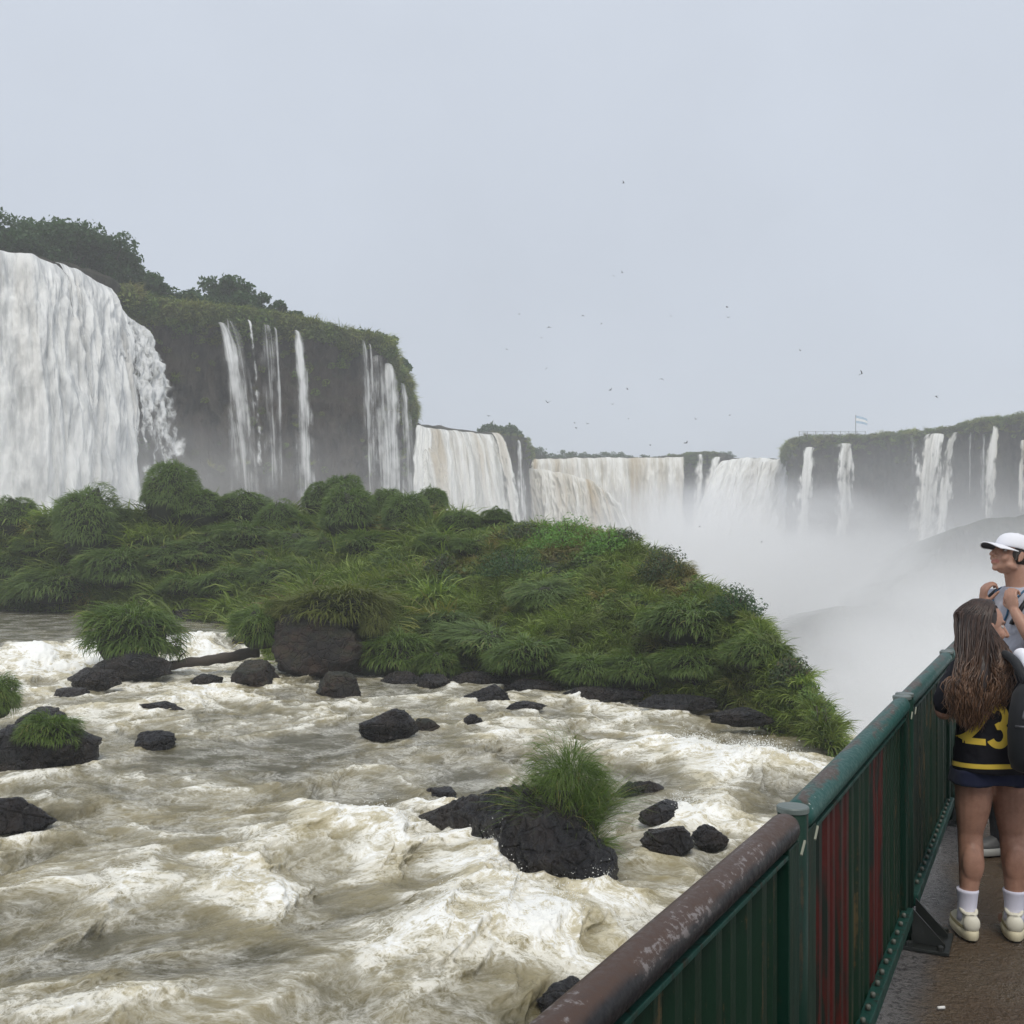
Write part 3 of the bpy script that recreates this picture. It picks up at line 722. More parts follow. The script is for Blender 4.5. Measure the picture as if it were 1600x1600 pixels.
def build_island():
    C = np.array([W(*k) for k in CREST]); S = np.array([G(*k) for k in SHORE])
    n = 260
    qs = np.linspace(0, len(C) - 1, n); ii = np.arange(len(C))
    sm = lambda A: np.stack([np.convolve(np.pad(np.interp(qs, ii, A[:, k]), 6, mode='edge'), np.ones(13) / 13, 'valid') for k in range(3)], -1)
    C, S = sm(C), sm(S)
    right = sstep(10.5, 15.5, qs)
    B = C + np.stack([1.0 + 2.0 * right, 9 - 6.0 * right, -3.5 - 9.0 * right], -1)
    rows = []
    S0 = S.copy(); S0[:, :2] += (S[:, :2] - C[:, :2]) / np.linalg.norm(S[:, :2] - C[:, :2], axis=1)[:, None] * 0.8; S0[:, 2] -= 0.9
    rows.append(S0)
    for v in np.linspace(0, 1, 90):
        p = S * (1 - v) + C * v
        prof = 0.55 * v + 0.45 * math.sin(v * math.pi / 2) ** 0.75
        prof_l = 0.5 * v + 0.5 * v ** 1.6
        w = sstep(5.0, 8.0, qs)
        pr = prof * w + prof_l * (1 - w)
        p[:, 2] = S[:, 2] + (C[:, 2] - S[:, 2]) * pr
        k = min(1, v * 5) * min(1, (1 - v) * 4 + 0.3)
        p[:, 2] += k * (0.55 * fbm(p[:, 0] / 5, p[:, 1] / 5, 4.0, 4) + 0.25 * fbm(p[:, 0] / 1.6, p[:, 1] / 1.6, 7.0, 3))
        p[:, 2] += 0.25 * math.exp(-(v / 0.03) ** 2) * (0.6 + fbm(p[:, 0] / 0.8, p[:, 1] / 0.8, 3.0, 3))
        rows.append(p)
    for v in np.linspace(0, 1, 26)[1:]:
        p = C * (1 - v) + B * v
        p[:, 2] = C[:, 2] + (B[:, 2] - C[:, 2]) * v ** 1.7
        rows.append(p)
    last = rows[-1].copy(); last[:, 2] = -46; last[:, 0] += 3; last[:, 1] += 2
    rows.append(last)
    V = np.array(rows)
    me = mesh_np('island', V.reshape(-1, 3), [grid_faces(len(rows), n)[:, ::-1]], True)
    o = link('island', me, M_SOIL)
    tag(o, 'green island of grassy hummocks between the river and the gorge', kind='structure')
    return V, [tuple(f) for f in grid_faces(len(rows), n)]
ISL_V, _f = build_island()
ISL_BVH = BVHTree.FromPolygons([Vector(v) for v in ISL_V.reshape(-1, 3)], _f)
EYE = Vector((0, 0, CZ))
def on_island(px, py):
    """ground point of the island that the photograph shows at (px, py)"""
    for k in range(120):
        d = Vector(W(px, py + k * 2, 1.0)) - EYE
        h = ISL_BVH.ray_cast(EYE, d.normalized(), 200)
        if h[0] is not None: return np.array(h[0])
    return G(px, max(py, 960))
def ground_z(x, y):
    h = ISL_BVH.ray_cast(Vector((x, y, 40)), Vector((0, 0, -1)), 200)
    return None if h[0] is None else h[0].z

# ------------------------------------------------------------------ plants: blade and leaf builders
def blades(rng, n, base, out, phi0, droop, L, w, segs=3):
    """n ribbons. base (n,3), out (n,2) unit horizontal, phi0 / droop (n) angles from the vertical, L, w (n)"""
    k = segs + 1
    t = np.linspace(0, 1, k)
    P = np.zeros((n, k, 3)); P[:, 0] = base
    for i in range(1, k):
        ph = phi0 + droop * (t[i] + t[i - 1]) / 2
        ds = L / segs
        P[:, i, 0] = P[:, i - 1, 0] + ds * np.sin(ph) * out[:, 0]
        P[:, i, 1] = P[:, i - 1, 1] + ds * np.sin(ph) * out[:, 1]
        P[:, i, 2] = P[:, i - 1, 2] + ds * np.cos(ph)
    tw = rng.uniform(-0.9, 0.9, n)
    sx, sy = -out[:, 1], out[:, 0]
    side = np.stack([sx * np.cos(tw), sy * np.cos(tw), np.sin(tw)], -1)
    wt = np.array([0.75, 1.0, 0.7, 0.12]) if segs == 3 else np.interp(t, [0, .3, .7, 1], [0.75, 1, .7, .1])
    off = side[:, None, :] * (w[:, None, None] * wt[None, :, None] * 0.5)
    V = np.stack([P - off, P + off], 2).reshape(n, k * 2, 3)
    q = np.array([(2 * i, 2 * i + 1, 2 * i + 3, 2 * i + 2) for i in range(segs)])
    Q = (np.arange(n)[:, None, None] * (k * 2) + q[None]).reshape(-1, 4)
    rnd = np.repeat(rng.rand(n), k * 2)
    return V.reshape(-1, 3), Q, rnd

def tuft_mesh(name, seed, n=260, r0=0.22, L=0.9, lean=0.55, droop=1.2, w=0.016):
    rng = np.random.RandomState(seed)
    th = rng.uniform(0, 2 * math.pi, n); r = r0 * np.sqrt(rng.rand(n))
    th2 = th + rng.normal(0, 0.7, n)
    base = np.stack([r * np.cos(th), r * np.sin(th), np.full(n, -0.03)], -1)
    out = np.stack([np.cos(th2), np.sin(th2)], -1)
    V, Q, rnd = blades(rng, n, base, out, lean * (r / r0) * rng.uniform(.5, 1.2, n), droop * rng.uniform(.4, 1.25, n), L * rng.uniform(.55, 1.1, n), w * rng.uniform(.7, 1.3, n))
    return mesh_np(name, V, [Q], True, {'rnd': rnd})

def dome_mesh(name, seed, n=1500, L=0.3, w=0.02, shag=1.0, sq=0.95, la=1.0):
    """hummock whose blades hang like a mop from a domed crown of unit width and height"""
    rng = np.random.RandomState(seed)
    cz = rng.uniform(-0.15, 1.0, n); th = rng.uniform(0, 2 * math.pi, n)
    rr = 0.44 * np.sqrt(np.clip(1 - cz ** 2, 0, 1)) ** 0.85
    lump = 1 + la * 0.42 * perlin(np.cos(th) * 1.2 + seed, np.sin(th) * 1.2, cz * 1.3) + la * 0.20 * perlin(np.cos(th) * 4 + seed, np.sin(th) * 4, cz * 4)
    base = np.stack([rr * lump * np.cos(th), rr * lump * np.sin(th), (0.40 + 0.50 * cz) * lump], -1)
    th2 = th + rng.normal(0, 0.5, n)
    out = np.stack([np.cos(th2), np.sin(th2)], -1)
    el = np.arccos(np.clip(cz, -1, 1))
    phi0 = 0.25 + 0.75 * el + rng.normal(0, 0.25, n)
    V, Q, rnd = blades(rng, n, base, out, phi0, shag * rng.uniform(1.0, 2.0, n), L * rng.uniform(.5, 1.1, n), w * rng.uniform(.7, 1.3, n))
    return mesh_np(name, V, [Q], True, {'rnd': np.clip(rnd * 0.8 + 0.25 * (lump[:, None] - 0.9).repeat(8, 1).ravel() * 2, 0, 1)})

def leaf_ball(name, seed, n=220, r=0.5, s=0.09, flat=0.8):
    rng = np.random.RandomState(seed)
    d = rng.normal(size=(n, 3)); d /= np.linalg.norm(d, axis=1)[:, None]
    c = d * (r * rng.uniform(0.55, 1.0, n) ** 0.6)[:, None] * (1 + 0.3 * perlin(d[:, 0] * 2 + seed, d[:, 1] * 2, d[:, 2] * 2))[:, None]
    c[:, 2] *= flat
    nrm = d + rng.normal(0, 0.6, (n, 3)) + np.array((0, 0, 0.5)); nrm /= np.linalg.norm(nrm, axis=1)[:, None]
    a = np.cross(nrm, rng.normal(size=(n, 3))); a /= np.linalg.norm(a, axis=1)[:, None]
    b = np.cross(nrm, a)
    sz = s * rng.uniform(.6, 1.3, n)[:, None]
    V = np.stack([c - a * sz, c - b * sz * 0.42, c + a * sz, c + b * sz * 0.42], 1).reshape(-1, 3)
    Q = np.arange(n * 4).reshape(-1, 4)
    return mesh_np(name, V, [Q], False, {'rnd': np.repeat(rng.rand(n), 4)})

def scatter(name, protos, pts, rot, scl, idx, tint, label, kind='stuff', val=None):
    """one object whose points carry copies of the prototype meshes (geometry nodes)"""
    me = bpy.data.meshes.new(name)
    me.vertices.add(len(pts)); me.vertices.foreach_set('co', np.asarray(pts, np.float32).ravel())
    me.attributes.new('rot', 'FLOAT_VECTOR', 'POINT').data.foreach_set('vector', np.asarray(rot, np.float32).ravel())
    me.attributes.new('scl', 'FLOAT_VECTOR', 'POINT').data.foreach_set('vector', np.asarray(scl, np.float32).ravel())
    me.attributes.new('idx', 'INT', 'POINT').data.foreach_set('value', np.asarray(idx, np.int32))
    me.attributes.new('tint', 'FLOAT', 'POINT').data.foreach_set('value', np.asarray(tint, np.float32))
    if val is None: val = np.clip(np.random.RandomState(3).normal(1.0, 0.28, len(pts)), 0.35, 1.8)
    me.attributes.new('val', 'FLOAT', 'POINT').data.foreach_set('value', np.asarray(val, np.float32))
    o = link(name, me)
    ng = bpy.data.node_groups.new(name, 'GeometryNodeTree')
    ng.interface.new_socket('Geometry', in_out='INPUT', socket_type='NodeSocketGeometry')
    ng.interface.new_socket('Geometry', in_out='OUTPUT', socket_type='NodeSocketGeometry')
    N, L = ng.nodes, ng.links
    gi, go = N.new('NodeGroupInput'), N.new('NodeGroupOutput')
    g2i = N.new('GeometryNodeGeometryToInstance')
    for p in reversed(protos):
        oi = N.new('GeometryNodeObjectInfo'); oi.inputs['Object'].default_value = p; oi.inputs['As Instance'].default_value = False
        L.new(oi.outputs['Geometry'], g2i.inputs[0])
    iop = N.new('GeometryNodeInstanceOnPoints')
    L.new(gi.outputs[0], iop.inputs['Points']); L.new(g2i.outputs[0], iop.inputs['Instance'])
    iop.inputs['Pick Instance'].default_value = True
    def att(nm, typ):
        a = N.new('GeometryNodeInputNamedAttribute'); a.data_type = typ; a.inputs['Name'].default_value = nm; return a.outputs['Attribute']
    L.new(att('idx', 'INT'), iop.inputs['Instance Index'])
    e2r = N.new('FunctionNodeEulerToRotation'); L.new(att('rot', 'FLOAT_VECTOR'), e2r.inputs[0])
    L.new(e2r.outputs[0], iop.inputs['Rotation'])
    L.new(att('scl', 'FLOAT_VECTOR'), iop.inputs['Scale'])
    L.new(iop.outputs[0], go.inputs[0])
    md = o.modifiers.new('scatter', 'NODES'); md.node_group = ng
    tag(o, label, kind=kind)
    return o

def proto(me, mat):
    o = bpy.data.objects.new(me.name, me); me.materials.append(mat); return o   # never linked to the scene

P_GRASS = [proto(tuft_mesh('grass_tuft', 11 + i, 85, 0.26, 0.80, 0.75, 1.9, 0.036), M_GRASS_I) for i in range(4)]
P_LEAFY = [proto(leaf_ball('leaf_tuft', 31 + i, 130, 0.42, 0.085), M_LEAF_I) for i in range(3)]

def island_cover():
    rng = np.random.RandomState(5)
    V = ISL_V; nr, n, _ = V.shape
    r0, r1 = 3, 112
    A = V[r0:r1, :-1]; B = V[r0:r1, 1:]; C = V[r0 + 1:r1 + 1, :-1]; D = V[r0 + 1:r1 + 1, 1:]
    area = np.linalg.norm(np.cross(B - A, C - A), axis=-1)
    dist = np.linalg.norm(A[..., :2], axis=-1)
    wgt = area * np.where(np.arange(r0, r1)[:, None] > 95, 0.8, 1.0) / (dist / 35)
    wgt = wgt / wgt.sum()
    N = 11000
    pick = rng.choice(wgt.size, N, p=wgt.ravel())
    i, j = np.unravel_index(pick, wgt.shape)
    a, b = rng.rand(N, 1), rng.rand(N, 1)
    P = A[i, j] * (1 - a) * (1 - b) + B[i, j] * a * (1 - b) + C[i, j] * (1 - a) * b + D[i, j] * a * b
    row = i + r0
    bare = fbm(P[:, 0] / 2.2, P[:, 1] / 2.2, 31.0, 3)
    keep = (bare > -0.36) & ~((row < 7) & (rng.rand(N) < 0.75))
    # bare ground round the boulders
    P, row = P[keep], row[keep]; N = len(P)
    left = sstep(-2, -8, P[:, 0])
    mixn = fbm(P[:, 0] / 3.5, P[:, 1] / 3.5, 51.0, 3)
    leafy = (mixn + 0.25 * rng.normal(size=N) > 0.05 + 0.4 * left) & (row > 30)
    idx = np.where(leafy, 4 + rng.randint(0, 3, N), rng.randint(0, 4, N))
    s = (0.45 + 0.9 * rng.rand(N) ** 1.6) * (0.75 + 0.35 * sstep(30, 60, P[:, 1]))
    scl = np.stack([s, s, s * rng.uniform(.75, 1.15, N)], -1)
    # lean down slope
    rot = np.stack([rng.normal(0, .22, N), rng.normal(0, .22, N), rng.uniform(0, 6.28, N)], -1)
    br = fbm(P[:, 0] / 4.0, P[:, 1] / 4.0, 71.0, 3)
    tint = np.clip(sstep(0.12, 0.60, br + 0.14 * rng.normal(size=N)) * 0.75, 0, 1)
    P[:, 2] -= 0.02
    big = (P[:, 0] < -3) & (rng.rand(N) < 0.30)
    scl = scl * np.where(big, rng.uniform(1.4, 2.3, N), 1.0)[:, None]
    val = np.clip(1.0 + 0.75 * fbm(P[:, 0] / 1.5, P[:, 1] / 1.5, 15.0, 3) + 0.22 * rng.normal(size=N), 0.35, 1.9)
    scatter('grass', P_GRASS + P_LEAFY, P, rot, scl, idx, tint, 'rough grass and low leaves covering the island', val=val)
island_cover()

# ------------------------------------------------------------------ tussocks standing up from the cover
DOMES = [dome_mesh('tussock', 100 + i, 3400, 0.17 + 0.05 * (i % 3), 0.0125, 1.0, 0.95) for i in range(6)]
ROUND = [dome_mesh('tussock', 160 + i, 4200, 0.12 + 0.02 * i, 0.0115, 1.15, 0.95, 0.42) for i in range(3)]
SHAGGY = [dome_mesh('tussock', 120 + i, 2800, 0.34, 0.014, 1.15) for i in range(2)]
bm = bmesh.new(); bmesh.ops.create_icosphere(bm, subdivisions=3, radius=1.0)
for v in bm.verts: v.co = Vector((v.co.x * 0.38, v.co.y * 0.38, 0.40 + max(v.co.z, -0.8) * 0.47)) * (1 + 0.16 * math.sin(v.co.x * 5 + v.co.z * 4) * math.cos(v.co.y * 4))
CORE = bpy.data.meshes.new('root_mound'); bm.to_mesh(CORE); bm.free()
CORE.materials.append(M_MOUND)
for me in DOMES + SHAGGY + ROUND: me.materials.append(M_TUSS)

def tussock(loc, w, h, me, label, group, rot=None, mat=None, core=True):
    k = 1 / 1.08
    t = empty('tussock', tuple(loc), (0, 0, random.uniform(0, 6.28) if rot is None else rot))
    t.scale = (w * k * random.uniform(.85, 1.15), w * k, h * 0.92)
    t.rotation_euler[0] = random.uniform(-.16, .16); t.rotation_euler[1] = random.uniform(-.16, .16)
    m2 = me
    if mat is not None:
        m2 = me.copy(); m2.materials.clear(); m2.materials.append(mat)
    link('blades', m2, None, t)
    if core: link('root_mound', CORE, None, t)
    tag(t, label, 'tussock', group)
    return t

random.seed(3)
GRP = 'domed grass tussocks on the island'
T_SPEC = [  # px, base py, width px, height px, shaggy, label
    (26, 838, 74, 58, 0, 'rounded tussock at the left edge, in front of the big white fall'),
    (140, 872, 112, 106, 1, 'big shaggy conical tussock standing alone before the tall left fall'),
    (258, 822, 84, 96, 0, 'tall bulbous tussock right of the foot of the big left fall'),
    (308, 830, 88, 68, 0, 'broad tussock leaning on the tall bulbous one'),
    (75, 822, 34, 22, 0, 'small tussock peeking between the left-edge tussock and the conical one'), (186, 822, 40, 34, 0, 'small tussock just right of the big conical tussock'),
    (380, 822, 100, 52, 0, 'wide low dome below the slanting ribbon fall'),
    (438, 842, 70, 56, 0, 'dome right of the wide low dome below the thin falls'), (540, 782, 66, 62, 0, 'tall tussock crowning the middle of the island skyline'),
    (502, 812, 66, 56, 0, 'dome tucked left of the large round tussock under the skyline'), (548, 846, 96, 82, 0, 'large round tussock below the skyline tussock'),
    (606, 822, 58, 56, 0, 'dark round tussock, left of the trio before the middle curtain'), (635, 800, 30, 38, 0, 'smallest peeping tussock of the trio before the middle curtain'),
    (679, 812, 48, 50, 0, 'upright tussock, right of the trio before the middle curtain'),
    (640, 838, 76, 64, 0, 'full dome directly below the smallest peeping tussock'), (720, 836, 66, 46, 0, 'dome right of the upright tussock on the skyline'), (776, 822, 46, 36, 0, 'lone round bush-like tussock on the skyline before the brown water'),
    (392, 858, 84, 52, 0, 'second-row dome beneath the wide low dome'), (462, 868, 76, 52, 0, 'second-row dome left of the large round tussock'), (575, 872, 86, 52, 0, 'dome just below and right of the large round tussock'), (512, 876, 72, 48, 0, 'low dome below and left of the large round tussock'), (325, 880, 92, 50, 0, 'broad dome below the tall bulbous pair'), (268, 885, 76, 48, 0, 'dome at the left foot of the broad dome below the bulbous pair'),
    (20, 908, 94, 50, 1, 'shaggy mound on the left edge above the calm pool'), (62, 870, 70, 40, 0, 'low dome near the left edge behind the shaggy mounds'), (100, 942, 124, 56, 1, 'wide shaggy mound at the edge of the calm pool'), (188, 918, 112, 62, 1, 'shaggy mound at the right end of the calm pool bank'), (30, 950, 80, 42, 1, 'shaggy mound lowest on the left edge, touching the calm pool'),
    (430, 920, 86, 52, 0, 'dome above the green tuft left of the brown boulder'), (360, 925, 82, 46, 1, 'shaggy mound above the squarish stream rock'), (300, 932, 80, 42, 1, 'shaggy mound over the head of the side stream'), (250, 900, 60, 36, 0, 'small dome at the right foot of the big conical tussock'), (690, 868, 60, 46, 0, 'dome beside the dark hollow bush'), (230, 860, 60, 36, 0, 'small dome in the dip between the conical and bulbous tussocks'),
    (480, 905, 70, 40, 0, 'small dome behind the yellowish grass cap, left of it'), (620, 895, 70, 40, 1, 'shaggy mound behind the yellowish grass cap, right of it'), (405, 888, 66, 40, 0, 'small third-row dome above the dome by the green tuft'), (155, 850, 60, 34, 0, 'small dome half hidden behind the big conical tussock'), (740, 870, 60, 38, 0, 'dome below the dome right of the upright skyline tussock'), (345, 850, 60, 36, 0, 'small dome just right of the broad leaning tussock'), (470, 840, 56, 40, 0, 'small dome left of the large round tussock, second row'),
    (830, 1052, 120, 56, 1, 'low mound of long grass over the black shore slabs, left of three'), (918, 1072, 92, 50, 1, 'low mound of long grass over the black shore slabs, middle of three'),
    (992, 1076, 96, 56, 1, 'low mound of long grass over the black shore slabs, right of three'), (1082, 1066, 96, 56, 1, 'shaggy mound over the right end of the black slabs'), (1075, 1008, 130, 66, 1, 'long combed grass drooping down the island flank'),
    (760, 1020, 110, 50, 1, 'shaggy mound above the slanting shore slab'), (1180, 1050, 80, 56, 1, 'shaggy mound high on the steep right flank of the island'),
    (700, 985, 90, 40, 1, 'shaggy mound right of the yellowish fringe'), (850, 945, 90, 36, 1, 'shaggy mound in the middle of the island flank')]
for i, (px, py, wp, hp, sh, lab) in enumerate(T_SPEC):
    p = on_island(px, py)
    s = p[1] / F
    rounded = px in (26, 258, 308, 540, 502, 548, 606, 635, 679, 640, 720, 776, 438, 380, 140)
    me = ROUND[i % 3] if rounded else (SHAGGY if sh else DOMES)[i % (2 if sh else 6)]
    if rounded: hp *= 1.12
    g = GRP if lab else ('grassy mounds on the island flank' if sh else 'unnamed rounded tussocks behind')
    if lab is None: lab = 'shaggy mound of long grass merging into the island slope' if sh else 'rounded green tussock crowded among others on the island'
    if lab is not None and g != GRP: g = lab
    p[2] -= 0.06
    if hp < 54 and px < 780: hp *= 0.82; wp *= 1.12
    tussock(p, wp * s * 1.08, hp * s * 1.08, me, lab, 'grass tussocks on the island')

# leafy shrubs that differ from the grass
def shrub(px, py, wp, hp, label, seed, mat, n=2600, leaf=0.05, name='shrub'):
    p = on_island(px, py); k = p[1] / F
    w, h = wp * k, hp * k
    rng = np.random.RandomState(seed)
    t = empty(name, (p[0], p[1], p[2] - 0.05))
    mb = MB()
    for i in range(9):
        a = i * .7; q = np.array((math.cos(a) * w * .35 * rng.rand(), math.sin(a) * w * .3, h * rng.uniform(.5, .9)))
        mb.tube(np.array([(0, 0, 0), q * (.5, .5, .55), q]), [.03, .02, .008], 6)
    link('stems', mb.mesh('stems', True), M_BARK, t)
    c = rng.normal(size=(n, 3)); c /= np.linalg.norm(c, axis=1)[:, None]; c[:, 2] = np.abs(c[:, 2])
    lump = 1 + .4 * perlin(c[:, 0] * 2.2 + seed, c[:, 1] * 2.2, c[:, 2] * 2.2)
    C = c * (rng.rand(n)[:, None] ** .35) * lump[:, None] * np.array((w / 2, w / 2.4, h * .9)); C[:, 2] += .05
    nr = c + rng.normal(0, .7, (n, 3)) + (0, 0, .5); nr /= np.linalg.norm(nr, axis=1)[:, None]
    a = np.cross(nr, rng.normal(size=(n, 3))); a /= np.linalg.norm(a, axis=1)[:, None]; b = np.cross(nr, a)
    sz = leaf * rng.uniform(.6, 1.5, n)[:, None] * max(1, p[1] / 38)
    V = np.stack([C - a * sz, C - b * sz * .45, C + a * sz, C + b * sz * .45], 1).reshape(-1, 3)
    link('leaves', mesh_np('leaves', V, [np.arange(n * 4).reshape(-1, 4)], False, {'rnd': np.repeat(rng.rand(n), 4)}), mat, t)
    tag(t, label, 'shrub')
shrub(885, 856, 130, 56, 'patch of bright lime-green leaves on the crest of the island', 1, M_LIME)
shrub(950, 866, 76, 48, 'small lime-green bush right of the bright patch on the island crest', 2, M_LIME, 1600)
shrub(1035, 906, 88, 62, 'dark wiry shrub on the right shoulder of the island skyline', 3, M_SHRUB, 2600)
shrub(975, 852, 60, 30, 'dark low shrub just behind the lime-green bush on the skyline', 4, M_SHRUB, 1200)
shrub(820, 842, 90, 30, 'olive scrub on the island crest left of the bright leaves', 5, M_SHRUB, 1500)
shrub(800, 900, 120, 50, 'mid-green leafy bush spreading below the island crest', 6, M_TREE, 2600)
shrub(690, 900, 60, 40, 'dark hollow bush below the trio of tussocks', 7, M_SHRUB, 1300)
shrub(1150, 962, 90, 50, 'rounded leafy bush where the island slope begins to plunge', 8, M_TREE, 2000)
shrub(1235, 1075, 70, 60, 'leafy bush on the steep right edge of the island', 9, M_SHRUB, 1800)
shrub(1285, 1160, 50, 70, 'thin twiggy bush at the right foot of the island over the gorge', 10, M_SHRUB, 500, 0.04)
# ------------------------------------------------------------------ growth on the cliffs, trees, far wood
def cliff_cover():
    rng = np.random.RandomState(17)
    pts, scl, idx, tint = [], [], [], []
    def add(key, N, smin, smax, decay, kinds, u0=0.0, u1=1.0, deep=0.0):
        V, nor, q, hb = WALLS[key]
        n = V.shape[1]
        rows = np.abs(rng.exponential(decay, N)) * np.where(rng.rand(N) < 0.35, -0.6, 1.0)
        if deep: rows = np.where(rng.rand(N) < deep, rng.uniform(2, V.shape[0] - hb - 25, N), rows)
        j = (rng.uniform(u0, u1, N) * (n - 1)).astype(int)
        nz = fbm(q[j] / 6, rows / 14, 9.0, 3)
        keep = (nz > -0.12) | (rows < 3)
        rows, j = rows[keep], j[keep]
        i = np.clip((rows + hb).astype(int), 1, V.shape[0] - 2)
        p = V[i, j].copy()
        p[:, :2] += nor[j] * 0.25
        s = rng.uniform(smin, smax, len(p)) * np.where(rows < 4, 1.15, 0.75)
        pts.append(p); scl.append(np.stack([s, s, s * rng.uniform(.7, 1.2, len(p))], -1))
        idx.append(rng.choice(kinds, len(p))); tint.append(np.clip(0.25 + 0.5 * fbm(q[j] / 5, rows / 4, 3.0, 2), 0, 0.8))
    add('left', 2300, 0.9, 2.4, 1.7, [4, 5, 6, 4, 5, 6, 0, 1], 0.31, 1.0, 0.07)
    add('left', 1100, 1.2, 3.0, 2.4, [4, 5, 6], 0.30, 0.58, 0.05)
    add('left', 600, 0.6, 1.5, 6, [4, 5, 6, 0, 1], 0.70, 0.97, 0.10)
    add('mid', 260, 0.5, 1.2, 2, [4, 5, 6, 0], 0.35, 1.0)
    add('far', 500, 0.8, 2.0, 2, [4, 5, 6], 0.55, 0.72)
    add('right', 1700, 0.9, 2.2, 2, [4, 5, 6, 0], 0.0, 1.0, 0.04)
    P = np.concatenate(pts); n = len(P)
    rot = np.stack([rng.normal(0, .3, n), rng.normal(0, .3, n), rng.uniform(0, 6.28, n)], -1)
    scatter('cliff_foliage', P_GRASS + P_LEAFY, P, rot, np.concatenate(scl), np.concatenate(idx), np.concatenate(tint), 'dark green growth hanging over the cliff rims')
cliff_cover()

def tree(loc, h, w, seed, label, group=None, nleaf=2600, leaf=0.17, clumps=9, share=None, mat=None, cat='tree'):
    rng = np.random.RandomState(seed)
    t = empty('tree', tuple(loc))
    if share is None:
        mb = MB()
        lean = rng.normal(0, 0.06, 2)
        pts = np.array([(lean[0] * z * h, lean[1] * z * h, (z - 0.12) * h) for z in np.linspace(0, .62, 7)])
        mb.tube(pts, np.linspace(0.035, 0.014, 7) * h, 8)
        cs = []
        for k in range(clumps):
            a = k * 2.4 + rng.uniform(-.5, .5); rr = rng.uniform(0.12, 0.40) * w; z = rng.uniform(0.16, 0.84) * h
            c = np.array((rr * math.cos(a), rr * math.sin(a), z)); cs.append((c, rng.uniform(0.16, 0.27) * w))
            s0 = pts[rng.randint(2, 7)]
            mid = (s0 + c) / 2 + np.array((0, 0, -0.04 * h))
            mb.tube(np.array([s0, mid, c]), np.array([0.014, 0.009, 0.004]) * h, 6)
        cs.append((np.array((0, 0, 0.86 * h)), 0.2 * w))
        trunk = mb.mesh('trunk', True); trunk.materials.append(M_BARK)
        C = []; per = nleaf // len(cs)
        for c, r in cs:
            d = rng.normal(size=(per, 3)); d /= np.linalg.norm(d, axis=1)[:, None]
            rad = r * rng.rand(per) ** 0.4 * (1 + 0.35 * perlin(d[:, 0] * 2 + c[0], d[:, 1] * 2 + c[1], d[:, 2] * 2))
            C.append(c + d * rad[:, None] * np.array((1, 1, 0.72)))
        C = np.concatenate(C); n = len(C)
        nr = rng.normal(size=(n, 3)) + np.array((0, 0, 0.8)); nr /= np.linalg.norm(nr, axis=1)[:, None]
        a = np.cross(nr, rng.normal(size=(n, 3))); a /= np.linalg.norm(a, axis=1)[:, None]; b = np.cross(nr, a)
        s = leaf * rng.uniform(.6, 1.5, n)[:, None]
        V = np.stack([C - a * s, C - b * s * .5, C + a * s, C + b * s * .5], 1).reshape(-1, 3)
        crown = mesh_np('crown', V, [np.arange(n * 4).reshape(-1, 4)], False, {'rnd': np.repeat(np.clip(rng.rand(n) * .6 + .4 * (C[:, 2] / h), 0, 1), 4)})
        crown.materials.append(mat or M_TREE)
        share = (trunk, crown, h, w)
    trunk, crown, h0, w0 = share
    t.scale = (w / w0, w / w0, h / h0)
    t.rotation_euler = (0, 0, rng.uniform(0, 6.28))
    link('trunk', trunk, None, t); link('crown', crown, None, t)
    tag(t, label, cat, group)
    return share
TS = [
    (45, 428, 124, 96, 124, 'tall leafy tree at the left end of the clump above the big fall', 4600, 12),
    (110, 430, 128, 92, 120, 'broad dark tree in the middle of the clump above the big fall', 4600, 12),
    (165, 442, 130, 82, 90, 'smaller airy tree at the right end of the clump above the big fall', 2600, 9),
    (80, 434, 134, 92, 100, 'tree filling the back of the clump above the big fall', 3600, 11),
    (192, 452, 132, 66, 62, 'thin spreading tree leaning out right of the clump above the big fall', 1300, 8),
    (-15, 428, 126, 62, 110, 'tree cut by the left edge above the big fall', 3000, 10),
    (238, 482, 133, 56, 70, 'low scrubby tree on the saddle between the two cliff groves', 1800, 8),
    (300, 492, 137, 40, 60, 'round bush-like tree on the cliff rim before the taller grove', 1500, 7),
    (366, 498, 142, 66, 86, 'pointed tree standing highest on the cliff rim above the thin falls', 2800, 10),
    (340, 498, 141, 46, 50, 'small tree left of the pointed tree on the cliff rim', 1400, 7),
    (398, 500, 143, 40, 50, 'small tree right of the pointed tree on the cliff rim', 1400, 7),
    (435, 506, 145, 40, 32, 'lone spindly tree on the cliff rim above the bundle of strands', 480, 6),
    (462, 510, 146, 24, 34, 'little bush on the descending cliff rim right of the spindly tree', 700, 6),
    (484, 514, 148, 16, 26, 'last tiny bush on the descending cliff rim', 500, 5),
    (575, 542, 153, 22, 54, 'flat green bush at the square cliff corner', 1500, 7),
    (598, 552, 155, 26, 40, 'bulging bush overhanging the cliff corner', 1200, 7),
    (626, 592, 169, 34, 36, 'green knob of foliage on the outermost cliff shoulder', 1200, 7),
    (768, 682, 262, 18, 40, 'wispy scrub on the low spur left of its tip', 700, 6),
    (796, 684, 266, 18, 44, 'wispy scrub on the tip of the low spur', 700, 6)]
for k, (px, py, d, hp, wp, lab, nl, cl) in enumerate(TS):
    s = d / F
    tree(W(px, py + 0.10 * hp, d), hp * (0.96 if px < 200 else 1.05) * s, wp * 1.1 * s, 200 + k, lab, None, int(nl * 1.7), 0.27 * (d / 130), cl + 5)
